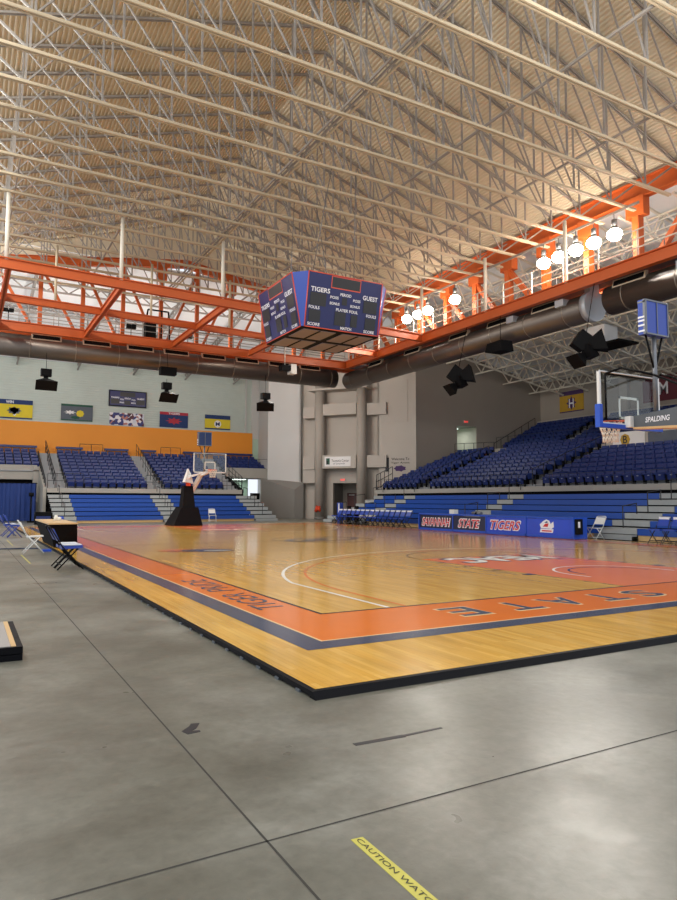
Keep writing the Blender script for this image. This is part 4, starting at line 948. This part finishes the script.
# ================================================================== SCOREBOARD
sbt = thing('center_scoreboard', 'four-sided blue hanging scoreboard over the centre of the court', 'scoreboard', (7.62, 14.35, 7.45))
cX, cY = 7.6, 14.5; hb, ht = 1.58, 1.62; zB, zT = 7.52, 9.38; gap = .33
def face(sx, sy, guest_first=False):
    # outward direction (sx, sy)
    n = V((sx, sy, 0)); r = V((-sy, sx, 0)) ; wb = 1.50; wt = 1.50; db = 1.60; dt = 1.95
    c = V((cX, cY, 0)); P = [c + n * db - r * wb + V((0, 0, zB)), c + n * db + r * wb + V((0, 0, zB)), c + n * dt + r * wt + V((0, 0, zT)), c + n * dt - r * wt + V((0, 0, zT))]
    return P, n, r
faces = [face(0, -1), face(-1, 0), face(0, 1), face(1, 0)]
for P, n, r in faces: MB().add([P[0], P[1], P[2], P[3]], [(0, 1, 2, 3)], sb_blue).build('score_panel', sbt)
for i in range(4):
    Pa = faces[i][0]; Pb = faces[(i + 1) % 4][0]
    MB().add([Pb[1], Pa[0], Pa[3], Pb[2]], [(0, 1, 2, 3)], sb_corner).build('corner_panel', sbt)
b = MB()
for P, n, r in faces:
    for a, c in ((0, 1), (1, 2), (2, 3), (3, 0)): b.tube(P[a], P[c], .02, sb_red, 6)
b.build('red_edging', sbt)
b = MB(); q = [p for i in (0, 3, 2, 1) for p in (faces[i][0][0], faces[i][0][1])]
b.add([(x.x, x.y, zB - .02) for x in q], [tuple(range(8))[::-1]], black_metal); b.add([(p.x, p.y, p.z) for i in (0, 3, 2, 1) for p in (faces[i][0][3], faces[i][0][2])], [tuple(range(8))], sb_under); b.build('deck_plates', sbt)
b = MB()
for sx in (-1, 1):
    for sy in (-1, 1):
        b.box(cX + sx * .78 - .64, cX + sx * .78 + .64, cY + sy * .78 - .62, cY + sy * .78 + .62, zB - .05, zB - .03, sb_under)
        b.box(cX + sx * .78 - .03, cX + sx * .78 + .03, cY + sy * .78 - .62, cY + sy * .78 + .62, zB - .07, zB - .05, black_metal)
b.build('underside_panels', sbt)
for fi, (P, n, r) in enumerate(faces[:2] + faces[2:]):
    O = P[0]; Rr = (P[1] - P[0]).normalized(); U = (P[3] - P[0]); Uh = U.length
    Uc = (((P[3] + P[2]) / 2) - ((P[0] + P[1]) / 2)); Uh = Uc.length; U = Uc.normalized(); mid = (P[0] + P[1]) / 2; Nn = Rr.cross(U).normalized()
    def at(u, v, d=.012): return mid + Rr * ((u - .5) * 3.0) + U * (v * Uh) + Nn * d
    def rect(b, u0, u1, v0, v1, m, d=.012): b.add([at(u0, v0, d), at(u1, v0, d), at(u1, v1, d), at(u0, v1, d)], [(0, 1, 2, 3)], m)
    b = MB(); rect(b, .30, .70, .76, .985, sb_red, .010)
    pn = b.build('clock_border', sbt)
    for (u0, u1, v0, v1, nm) in ((.31, .69, .78, .97, 'clock_display'), (.04, .25, .40, .635, 'home_score_display'), (.76, .95, .40, .63, 'guest_score_display'), (.04, .19, .10, .32, 'home_foul_display'), (.80, .95, .09, .31, 'guest_foul_display'),
                              (.46, .53, .48, .62, 'period_display'), (.38, .53, .09, .345, 'player_display'), (.60, .69, .10, .33, 'player_foul_display')):
        b = MB(); rect(b, u0, u1, v0, v1, sb_digit, .014); b.build(nm, sbt)
    for (s_, u, v, w_, h_) in (('TIGERS', .04, .65, .25, .085), ('GUEST', .74, .64, .21, .085), ('PERIOD', .43, .64, .15, .055), ('POSS', .30, .57, .11, .05), ('POSS', .61, .57, .10, .05),
                            ('BONUS', .30, .46, .13, .05), ('BONUS', .58, .46, .13, .05), ('PLAYER FOUL', .39, .355, .30, .055), ('FOULS', .03, .335, .14, .055), ('FOULS', .81, .325, .14, .055),
                            ('SCORE', .03, .03, .16, .055), ('MATCH', .47, .025, .15, .055), ('SCORE', .79, .025, .15, .055)):
        text_mesh('lettering', s_, at(u, v, .016), Rr, U, w_ * 3.0, h_ * Uh, white_text, sbt, .004, bold=.02)
b = MB()
for sx, sy in ((-1, -1), (1, -1), (-1, 1), (1, 1)): b.tube((cX + sx * .9, cY + sy * .9, zT), (cX + sx * .5, 12.8 if sy < 0 else 15.9, BZ), .015, grey_metal)
b.build('hanging_cables', sbt)
t = thing('ceiling_projector', 'small white projector hanging on a pole below the far cross beam', 'projector', (11.75, 26.5, 8.7))
MB().tube((11.6, 26.5, 9.1), (11.6, 26.5, 10.4), .03, rail_cream).build('pole', t); MB().box(11.35, 11.9, 26.3, 26.8, 8.8, 9.1, black_metal).build('mount', t)
MB().box(11.9, 12.25, 26.3, 26.8, 8.65, 9.2, white_metal).build('body', t)

# ================================================================== SPEAKERS
def frustum(b, c, dirv, upv, w0, h0, w1, h1, L, m):
    d = V(dirv).normalized(); u = V(upv); r = d.cross(u).normalized(); u = r.cross(d).normalized(); c = V(c)
    a = [c - r * w0 / 2 - u * h0 / 2, c + r * w0 / 2 - u * h0 / 2, c + r * w0 / 2 + u * h0 / 2, c - r * w0 / 2 + u * h0 / 2]
    e = c + d * L; f = [e - r * w1 / 2 - u * h1 / 2, e + r * w1 / 2 - u * h1 / 2, e + r * w1 / 2 + u * h1 / 2, e - r * w1 / 2 + u * h1 / 2]
    b.hexa([a[0], a[1], a[2], a[3], f[0], f[1], f[2], f[3]], m); return b
def horn(label, c, aim, group, hang_to=10.2):
    c = V(c); t = thing('horn_speaker', label, 'loudspeaker', c, 0, group)
    b = MB(); b.box(c.x - .26, c.x + .26, c.y - .2, c.y + .2, c.z + .25, c.z + .62, black_metal); b.build('driver_box', t)
    b = MB(); b.tube(c + V((0, 0, .3)), c + V((0, 0, -.05)), .13, black_metal, 10, .1); b.build('horn_throat', t)
    b = MB(); frustum(b, c + V((0, 0, .05)), aim, (0, 0, 1), .25, .2, 1.05, .6, .55, black_metal); b.build('horn_mouth', t)
    MB().tube(c + V((0, 0, .6)), V((c.x, c.y, hang_to)), .012, black_metal).build('cable', t)
horn('black horn speaker hanging below the far duct at the left', (-.45, 30.2, 7.7), (.0, -.75, -.65), 'horn speakers below the far duct', 9.2)
horn('black horn speaker hanging under the black box above the far seats', (5.9, 30.2, 7.55), (.05, -.75, -.65), 'horn speakers below the far duct', 8.4)
horn('black horn speaker hanging near the pale wall left of the corner columns', (12.0, 30.2, 7.45), (-.3, -.7, -.65), 'horn speakers below the far duct', 9.2)
t = thing('box_speaker', 'black box loudspeaker hanging just below the far duct', 'loudspeaker', (5.95, 30.2, 8.6)); MB().box(5.5, 6.4, 29.95, 30.45, 8.62, 9.05, black_metal).build('cabinet', t); MB().tube((5.95, 30.2, 9.05), (5.95, 30.55, 10.3), .015, black_metal).build('cable', t)
t = thing('box_speaker', 'black box loudspeaker hanging under the right duct between the speaker clusters', 'loudspeaker', (17.9, 15.9, 8.5))
b = MB(); b.hexa([(17.6, 15.5, 8.5), (18.3, 15.4, 8.5), (18.3, 16.3, 8.5), (17.5, 16.5, 8.55), (17.6, 15.5, 9.0), (18.25, 15.45, 9.0), (18.25, 16.2, 9.0), (17.55, 16.4, 8.95)], black_metal); b.build('cabinet', t); MB().tube((17.95, 15.9, 8.98), (17.95, 15.9, 10.27), .015, black_metal).build('cable', t)
def cluster(c, label):
    c = V(c); t = thing('speaker_cluster', label, 'loudspeaker', c, 0, 'curved speaker clusters under the right duct')
    b = MB(); frustum(b, c + V((.1, .1, .75)), (-.5, .3, -.75), (0, 0, 1), .5, .55, .45, .5, .7, black_metal); b.build('upper_cabinet', t)
    b = MB(); frustum(b, c + V((.1, .0, .28)), (.6, -.75, .25), (0, 0, 1), .3, .35, .75, .85, .62, black_metal); b.build('side_horn', t)
    b = MB(); frustum(b, c + V((0, 0, .3)), (.15, -.2, -1), (1, 0, 0), .3, .3, .5, .5, .55, black_metal); b.build('middle_cabinet', t)
    b = MB(); frustum(b, c + V((-.05, .1, -.05)), (-.72, .2, -.62), (0, 0, 1), .2, .16, .78, .62, .52, black_metal); b.build('lower_horn', t)
    MB().tube(c + V((.1, .1, .8)), V((17.95, c.y + .1, 10.3)), .015, black_metal).build('cable', t)
cluster((17.3, 18.2, 7.35), 'black speaker cluster hanging right of the corner columns')
cluster((17.3, 10.35, 7.35), 'black speaker cluster hanging left of the near shot clock')
for x, z_, nm in ((-2.3, 11.35, 'left end'), (4.0, 11.25, 'left of the dark lift box'), (7.3, 11.1, 'right of the dark lift box')):
    t = thing('catwalk_floodlight', 'small black floodlight on the far catwalk rail, ' + nm, 'floodlight', (x, 31.0, 10.75), 0, 'small floodlights on the far catwalk')
    MB().tube((x, 31, 10.75), (x, 31, z_ + .1), .02, black_metal).build('stand', t)
    for d in (-.14, .14): MB().box(x + d - .12, x + d + .12, 30.85, 31.1, z_, z_ + .24, black_metal).build('lamp_head', t)
t = thing('catwalk_hoist', 'dark hoist cage standing on the far catwalk', 'hoist', (5.4, 31.6, 10.74))
MB().box(4.9, 5.5, 31.3, 31.9, 10.74, 11.9, black_metal).build('motor_box', t); b = MB(); b.path([V((4.9, 31.3, 11.9)), V((5.0, 31.3, 12.6)), V((6.2, 31.3, 12.6)), V((6.3, 31.3, 10.74))], .05, black_metal); b.path([V((5.8, 31.3, 12.6)), V((5.8, 31.3, 10.74))], .04, black_metal); b.build('cage_frame', t)
t = thing('air_handler', 'white boxy air unit with dark underside hanging in the right bay', 'air unit', (28.5, 19.5, 11)); MB().box(29.4, 30.6, 19.2, 20.6, 11.0, 12.2, roof_white).build('casing', t); MB().box(29.0, 30.8, 17.9, 20.4, 10.85, 10.98, black_metal).build('drip_pan', t)

# ================================================================== BANNERS
def banner(name, label, P, w_, h_, right, base, tops, group, shapes=(), texts=()):
    P = V(P); r = V(right); n = r.cross(V((0, 0, 1))); t = thing(name, label, 'banner' if 'scoreboard' not in name else 'scoreboard', P, 0, group)
    up_ = V((0, 0, 1))
    def q(u0, u1, v0, v1, d0, d1, m):
        a = [P + r * (u0 * w_) + up_ * (v0 * h_), P + r * (u1 * w_) + up_ * (v0 * h_), P + r * (u1 * w_) + up_ * (v1 * h_), P + r * (u0 * w_) + up_ * (v1 * h_)]
        return MB().hexa([x + n * d0 for x in a] + [x + n * d1 for x in a], m)
    q(0, 1, 0, 1, 0.01, .04, base).build('cloth', t)
    for (v0, v1, m) in tops: q(0, 1, v0, v1, .04, .045, m).build('band', t)
    for (cu, cv, ru, rv, m, k) in shapes:
        b = MB(); nn = 16
        b.poly([P + r * (w_ * (cu + ru * math.cos(2 * math.pi * i / nn) * (k if i % 2 else 1))) + up_ * (h_ * (cv + rv * math.sin(2 * math.pi * i / nn) * (k if i % 2 else 1))) + n * .048 for i in range(nn)], m); b.build('emblem', t)
    for (s, u, v, wd, hh, m) in texts: text_mesh('lettering', s, P + r * (u * w_) + up_ * (v * h_) + n * .045, r, up_, wd * w_, hh * h_, m, t, .006, bold=.015)
    return t
YB = 50.42 - .0; gB = 'school banners above the orange wall'
banner('wall_banner', 'yellow banner with blue top strip and horned emblem at the far left', (-2.2, 50.44, 7.85), 2.75, 1.5, (1, 0, 0), yellow_cloth, ((.76, 1, navy_cloth), (0, .07, navy_cloth)), gB, ((.52, .42, .2, .22, grey_cloth, .7), (.52, .46, .14, .15, yellow_cloth, .8), (.53, .28, .05, .14, white_cloth, .8)), (('WIN', .3, .8, .2, .15, white_text),))
banner('wall_banner', 'dark grey banner with green edge and yellow emblem', (2.65, 50.44, 7.95), 2.45, 1.35, (1, 0, 0), grey_cloth, ((.88, 1, green_cloth), (0, .06, green_cloth)), gB, ((.6, .45, .13, .22, yellow_cloth, .85), (.28, .5, .2, .14, white_cloth, .5), (.45, .2, .16, .1, green_cloth, .8)))
banner('wall_banner', 'white banner covered in a colourful collage below the wall scoreboard', (6.45, 50.44, 7.8), 2.85, 1.05, (1, 0, 0), collage, (), gB)
banner('wall_banner', 'blue banner with red top and red emblem', (10.65, 50.44, 7.85), 2.5, 1.35, (1, 0, 0), navy_cloth, ((.82, 1, red_cloth),), gB, ((.5, .42, .3, .24, red_cloth, .55),), (('TIGERS', .3, .85, .4, .11, white_text),))
banner('wall_banner', 'yellow banner with blue top and white letter square right of the red one', (14.7, 50.44, 7.9), 2.4, 1.3, (1, 0, 0), yellow_cloth, ((.72, 1, navy_cloth), (0, .08, navy_cloth)), gB, ((.5, .38, .14, .26, white_cloth, .95),), (('M', .42, .24, .16, .28, navy_cloth),))
t = thing('wall_scoreboard', 'flat navy scoreboard mounted above the collage banner', 'scoreboard', (7.8, 50.4, 9.3))
MB().box(6.35, 9.45, 50.30, 50.5, 9.38, 10.75, sb_blue).build('case', t)
b = MB(); b.box(6.35, 9.45, 50.28, 50.30, 9.38, 9.46, black_metal); b.box(6.35, 9.45, 50.28, 50.30, 10.67, 10.75, black_metal); b.box(6.35, 6.42, 50.28, 50.3, 9.38, 10.75, black_metal); b.box(9.38, 9.45, 50.28, 50.3, 9.38, 10.75, black_metal); b.build('frame', t)
for (u0, u1, v0, v1) in ((7.25, 8.5, 10.25, 10.62), (6.5, 7.2, 9.6, 10.0), (8.6, 9.3, 9.6, 10.0), (7.6, 8.1, 9.55, 9.9)): MB().box(u0, u1, 50.285, 50.30, v0, v1, sb_digit).build('display', t)
for s, x_, z_, wd in (('TIGERS', 6.5, 10.05, .68), ('PERIOD', 7.62, 10.02, .5), ('GUEST', 8.65, 10.05, .62), ('POSS', 7.25, 9.92, .3), ('POSS', 8.2, 9.92, .3), ('BONUS', 7.22, 9.66, .36), ('BONUS', 8.18, 9.66, .36)):
    text_mesh('lettering', s, (x_, 50.28, z_), (1, 0, 0), (0, 0, 1), wd, .13, white_text, t, .006, bold=.02)
gC = 'banners on the right bay back wall'
RX_ = (0, -1, 0)
banner('wall_banner', 'purple and gold banner with a large letter high on the right bay wall', (39.58, 32.0, 8.85), 2.5, 1.75, RX_, gold_cloth, ((.8, 1, purple_cloth), (0, .05, purple_cloth)), gC, ((.5, .42, .22, .34, purple_cloth, .6),), (('H', .40, .2, .2, .42, white_text),))
banner('wall_banner', 'maroon banner with white centre behind the near shot clock pole', (39.58, 24.1, 8.7), 3.3, 1.85, RX_, maroon_cloth, (), gC, (), (('M', .4, .25, .22, .5, white_text),))
gD = 'banners on the low wall above the right seats'
banner('wall_banner', 'white banner with gold bear-like letter emblem right of the net', (27.64, 17.4, 4.2), 2.0, 1.1, RX_, white_cloth, (), gD, ((.4, .6, .16, .3, gold_cloth, .9),), (('B', .33, .42, .14, .38, black_paint), ('BOWIE', .2, .12, .5, .12, black_paint)))
banner('wall_banner', 'black striped panel between the two white banners above the right seats', (27.64, 15.2, 4.3), 1.9, .85, RX_, grey_cloth, (), gD)
banner('wall_banner', 'white banner with small red lettering at the right frame edge', (27.64, 13.15, 4.25), 2.6, 1.2, RX_, white_cloth, (), gD, (), (('AGGIES', .25, .45, .35, .16, red_cloth),))

# ================================================================== SCORERS TABLE
SA = (19.45, 16.9, 14.65, 12.3, 9.95)
segs = [(SA[0], SA[1], led_navy), (SA[1], SA[2], led_navy), (SA[2], SA[3], led_blue), (SA[3], SA[4], led_blue)]
st = thing('scorers_table', 'long blue scorers table with lit team-name panels along the right sideline', 'scorers table', (16.4, 15.4, CH))
xf = lambda y: 15.75 + .0 * (y - 9)
names = ['SAVANNAH', 'STATE', 'TIGERS', None]
for i, (ya, yb_, m) in enumerate(segs):
    MB().box(15.78, 15.84, yb_ + .03, ya - .03, CH + .12, CH + .74, m).build('display_panel', st)
    b = MB(); b.box(15.76, 15.86, yb_, ya, CH + .02, CH + .12, pad_blue); b.box(15.76, 15.86, yb_ - .03, yb_ + .03, CH + .02, CH + .76, pad_blue); b.build('panel_frame', st)
    if names[i]:
        w_ = {'SAVANNAH': 2.15, 'STATE': 1.45, 'TIGERS': 1.75}[names[i]]; y0_ = ya - ((ya - yb_) - w_) / 2; hh = .36
        text_mesh('panel_lettering', names[i], (15.78, y0_ + .05, CH + .20), (0, -1, 0), (0, 0, 1), w_ + .1, hh + .08, white_text, st, .006, shear=.35, bold=.055)
        text_mesh('panel_lettering', names[i], (15.78, y0_, CH + .24), (0, -1, 0), (0, 0, 1), w_, hh, red_text, st, .012, shear=.35, bold=.012)
b = MB(); yc = 11.2; zc = CH + .45
for (pts, m, d) in (([(-.36, -.24), (.3, -.24), (.34, -.10), (-.32, -.10)], white_text, .004), ([(-.3, -.08), (-.36, .06), (-.18, .2), (-.02, .27), (.14, .22), (.2, .1), (.34, .2), (.36, -.02), (.24, -.09)], white_text, .004), ([(-.2, -.02), (-.08, .1), (.1, .12), (.05, -.02)], red_text, .008), ([(-.25, -.2), (.25, -.2), (.25, -.15), (-.25, -.15)], red_text, .008), ([(-.12, .14), (0, .2), (.1, .16), (-.02, .13)], navy_cloth, .008)):
    b.poly([(15.78 - d, yc - u, zc + v) for u, v in pts], m)
b.build('panel_emblem', st)
MB().box(15.74, 16.5, 9.87, 19.5, CH + .76, CH + .82, pad_blue).build('table_top', st)
MB().box(15.74, 16.45, 9.85, 9.91, CH + .02, CH + .76, pad_blue).build('end_panel', st); MB().box(15.74, 16.45, 19.47, 19.53, CH + .02, CH + .76, pad_blue).build('end_panel', st)
b = MB()
for y in (12.4, 14.7, 17): b.box(15.9, 16.4, y - .03, y + .03, CH, CH + .76, black_metal)
b.build('support_frame', st)
t = thing('table_box', 'small black box with white label hanging on the near end of the scorers table', 'box', (15.9, 9.77, .3)); MB().box(15.78, 16.05, 9.70, 9.84, .25, .82, black_metal).build('body', t); MB().box(15.8, 15.9, 9.69, 9.70, .5, .72, white_text).build('label_sticker', t)
tag(MB().box(16.1, 16.35, 17.2, 17.55, CH + .82, CH + 1.02, paper).build('paper_box'), 'white paper box standing on the far half of the scorers table', 'box')
b = MB(); b.tube((16.15, 15.6, CH + .82), (16.15, 15.6, CH + .95), .16, black_metal, 12, .1); b.tube((16.1, 15.3, CH + .88), (16.1, 15.9, CH + .88), .07, grey_metal); tag(b.build('phone_console'), 'dark console lying on the middle of the scorers table', 'console')

# ================================================================== CHAIRS
def fold_chair(name, label, cat, seatm, backm, framem, capm=None, pad=.06):
    """folding chair facing local +X"""
    t = thing(name, label, cat)
    MB().hexa([(-.2, -.21, .43), (.22, -.21, .45), (.22, .21, .45), (-.2, .21, .43), (-.2, -.21, .43 + pad), (.22, -.21, .45 + pad), (.22, .21, .45 + pad), (-.2, .21, .43 + pad)], seatm).build('seat', t, True)
    if capm: MB().box(-.16, .20, -.19, .19, .45 + pad, .465 + pad, capm).build('seat_cover', t, True)
    MB().hexa([(-.27, -.21, .60), (-.24, -.21, .60), (-.24, .21, .60), (-.27, .21, .60), (-.40, -.19, .86), (-.36, -.19, .86), (-.36, .19, .86), (-.40, .19, .86)], backm).build('backrest', t, True)
    for s in (-.23, .23):
        b = MB(); b.path([V((.24, s, .0)), V((-.2, s, .5)), V((-.42, s * .9, .88)), V((-.43, s * .7, .90))], .015, framem, 6); b.build('front_leg', t, True)
        b = MB(); b.path([V((-.28, s, .0)), V((.12, s, .44))], .015, framem, 6); b.build('rear_leg', t, True)
    b = MB(); b.tube((-.43, -.17, .90), (-.43, .17, .90), .015, framem); b.tube((.16, -.23, .1), (.16, .23, .1), .012, framem); b.tube((-.2, -.23, .1), (-.2, .23, .1), .012, framem); b.build('cross_bars', t, True)
    return t
bc = fold_chair('folding_chair', 'blue padded folding chair with white seat top standing nearest beside the black table', 'chair', vinyl_blue, vinyl_blue, black_metal, vinyl_white); bc['group'] = 'blue padded folding chairs by the court'
bc.location = (-1.92, 7.95, 0)
dup(bc, (-1.92, 8.55, 0), 0, 'blue padded folding chair just behind the nearest blue chair')
bb = fold_chair('folding_chair', 'blue folding chair with white seat at the left frame edge, nearer of the pair', 'chair', vinyl_blue, vinyl_blue, vinyl_blue, vinyl_white); bb['group'] = 'blue padded folding chairs by the court'
bb.location = (-2.15, 21.8, 0)
dup(bb, (-2.3, 22.9, 0), .1, 'blue folding chair with white seat at the left frame edge, farther of the pair')
wc = fold_chair('folding_chair', 'white metal folding chair on the concrete left of the black table', 'chair', white_metal, white_metal, white_metal, None, .03); wc['group'] = 'white metal folding chairs'
wc.location = (-2.2, 13.1, 0)
dup(wc, (10.85, 36.4, 0), -1.7, 'white folding chair in front of the far bleachers right of the basket')
dup(wc, (17.2, 42.6, 0), -1.2, 'white folding chair beside the far tunnel by the splayed wall')
dup(wc, (17.15, 10.1, 0), math.pi, 'pale folding chair at the near end of the scorers table')
# team chairs along the far part of the right sideline
tc_ = fold_chair('team_chair', 'x', 'chair', vinyl_blue, vinyl_blue, rail_black, None); tc_['group'] = 'blue team chairs along the right sideline'
MB().box(-.435, -.34, -.19, .19, .80, .90, vinyl_white).build('white_back_cover', tc_, True)
for k in range(15):
    y = 29.5 - k * .535; o = tc_ if k == 0 else dup(tc_)
    o.location = (16.85 if y < 31.5 else 16.9, y, 0.0); o.location.z = 0 if o.location.x - .3 > X1 else 0
    o.location.x = 16.62; o.location.z = CH; o.rotation_euler = (0, 0, math.pi); o['label'] = 'blue team chair with white back cover on the right sideline, %s from the corner' % ORD[k]
for k, y in enumerate((6.95, 6.42, 5.9)):
    dup(tc_, (16.5, y, CH), math.pi, 'blue courtside chair at the right frame edge, %s from the aisle steps' % ORD[k])
t = thing('water_cooler', 'blue and white cooler standing behind the team chairs', 'cooler', (17.45, 30.3, 0))
MB().box(17.25, 17.5, 30.15, 30.5, 0, 1.35, vinyl_blue).build('body', t); MB().box(17.23, 17.25, 30.18, 30.32, .7, 1.3, vinyl_white).build('front_stripe', t)
for k, y in enumerate((29.3, 28.1)): tag(MB().box(18.15, 18.45, y - .3, y + .3, .48, .56, paper).build('paper_stack'), 'white paper pile on the lower bleacher bench behind the team chairs, ' + ('farther' if k == 0 else 'nearer'), 'papers', 'paper piles behind the team chairs')
for k, y in enumerate((29.2, 28.3)):
    t = thing('equipment_bag', 'dark bag standing behind the team chairs, ' + ('left one' if k == 0 else 'right one'), 'bag', (18.2, y, .47), 0, 'dark bags behind the team chairs'); MB().tube((17.4, y, 0), (17.4, y, 1.15), .17, black_cloth, 12, .14).build('body', t)

# ================================================================== LEFT FOREGROUND
t = thing('courtside_table', 'black-skirted table with pale wooden top at the left court edge', 'table', (-1.2, 15.5, 0))
MB().hexa([(-1.80, 13.5, .76), (-.98, 13.6, .76), (-.94, 18.2, .76), (-1.76, 18.1, .76), (-1.80, 13.5, .80), (-.98, 13.6, .80), (-.94, 18.2, .80), (-1.76, 18.1, .80)], table_wood).build('table_top', t)
MB().hexa([(-1.56, 14.1, CH), (-.86, 14.5, CH), (-.86, 17.4, CH), (-1.56, 17.3, CH), (-1.79, 13.55, .757), (-.99, 13.65, .757), (-.95, 18.15, .757), (-1.75, 18.05, .757)], black_cloth).build('skirt', t)
t = thing('tissue_roll', 'crumpled white tissue standing on the wooden table top', 'tissue', (-1.3, 16.5, .8)); b = MB(); b.tube((-1.3, 16.2, .8), (-1.3, 16.2, .98), .09, paper, 9, .04); b.tube((-1.22, 16.1, .8), (-1.2, 16.1, .92), .07, paper, 7, .05); b.build('paper', t)
tag(MB().tube((-.98, 17.6, .8), (-.98, 17.6, .9), .12, pad_blue, 12, .08).build('blue_cap'), 'small blue bundle at the far corner of the wooden table top', 'bundle')
t = thing('court_panel_stack', 'stacked court panels with black edge lying on concrete at the left frame edge', 'floor panels', (-4.1, -.1, 0))
MB().box(-4.8, -3.44, -.62, .85, .0, .055, black_trim).build('lower_panel', t)
b = MB(); b.box(-4.8, -3.44, -.62, .85, .062, .125, black_trim); up_o = b.build('upper_panel', t)
MB().box(-4.8, -3.54, -.59, .83, .125, .13, truss_grey).build('grey_board', t); MB().box(-3.538, -3.495, -.59, .83, .125, .131, table_wood).build('wood_edge', t)
# tapes on the floor
t = thing('caution_tape', 'yellow tape strip with handwritten caution words stuck to the concrete', 'tape', (-2.4, -5.2, 0))
ta = V((-2.444, -4.90, .0016)); tb = V((-2.386, -4.905, .0016)); tl = V((-2.452, -5.75, .0016)); tr = V((-2.382, -5.76, .0016))
b = MB(); b.hexa([V((q.x, q.y, .0)) for q in (tl, tr, tb, ta)] + [tl, tr, tb, ta], tape_yellow); b.build('strip', t)
text_mesh('handwriting', 'CAUTION WATCH STEP', (-2.428, -4.915, .002), (0, -1, 0), (1, 0, 0), .74, .026, ink, t, .0012)
b = MB(); b.hexa([(-1.852, -3.952, 0), (-1.5, -3.972, 0), (-1.5, -3.93, 0), (-1.852, -3.912, 0), (-1.852, -3.952, .002), (-1.5, -3.972, .002), (-1.5, -3.93, .002), (-1.852, -3.912, .002)], tape_black); b.hexa([(-1.5, -3.962, 0), (-1.2, -3.955, 0), (-1.2, -3.935, 0), (-1.5, -3.935, 0), (-1.5, -3.962, .002), (-1.2, -3.955, .002), (-1.2, -3.935, .002), (-1.5, -3.935, .002)], tape_black)
tag(b.build('tape_strip'), 'long dark grey tape strip on the concrete in front of the court corner', 'tape')
b = MB(); b.prism([(-2.70, -3.20, 0), (-2.68, -3.27, 0), (-2.595, -3.262, 0), (-2.592, -3.235, 0), (-2.64, -3.22, 0), (-2.60, -3.19, 0), (-2.55, -3.10, 0), (-2.605, -3.085, 0), (-2.63, -3.13, 0)], (0, 0, .002), tape_black)
tag(b.build('tape_arrow'), 'torn black tape arrow on the concrete beside the long joint', 'tape')
tag(MB().box(-2.575, -2.55, 9.6, 12.4, 0, .002, tape_yellow).build('floor_tape'), 'faded yellow tape line on the concrete by the white chair', 'tape', 'yellow tape lines at the left')
tag(MB().box(-2.535, -2.51, 16.4, 20.0, 0, .002, tape_yellow).build('floor_tape'), 'faded yellow tape line on the concrete behind the white chair', 'tape', 'yellow tape lines at the left')
b = MB(); b.path([V((-3.6, 14.9, .02)), V((-2.4, 14.7, .02)), V((-1.9, 14.5, .02))], .02, navy_paint); b.box(-1.95, -1.72, 13.3, 13.6, 0, .06, pad_blue)
tag(b.build('cable_bundle'), 'blue bag with dark cable lying on the concrete beside the table', 'bag')
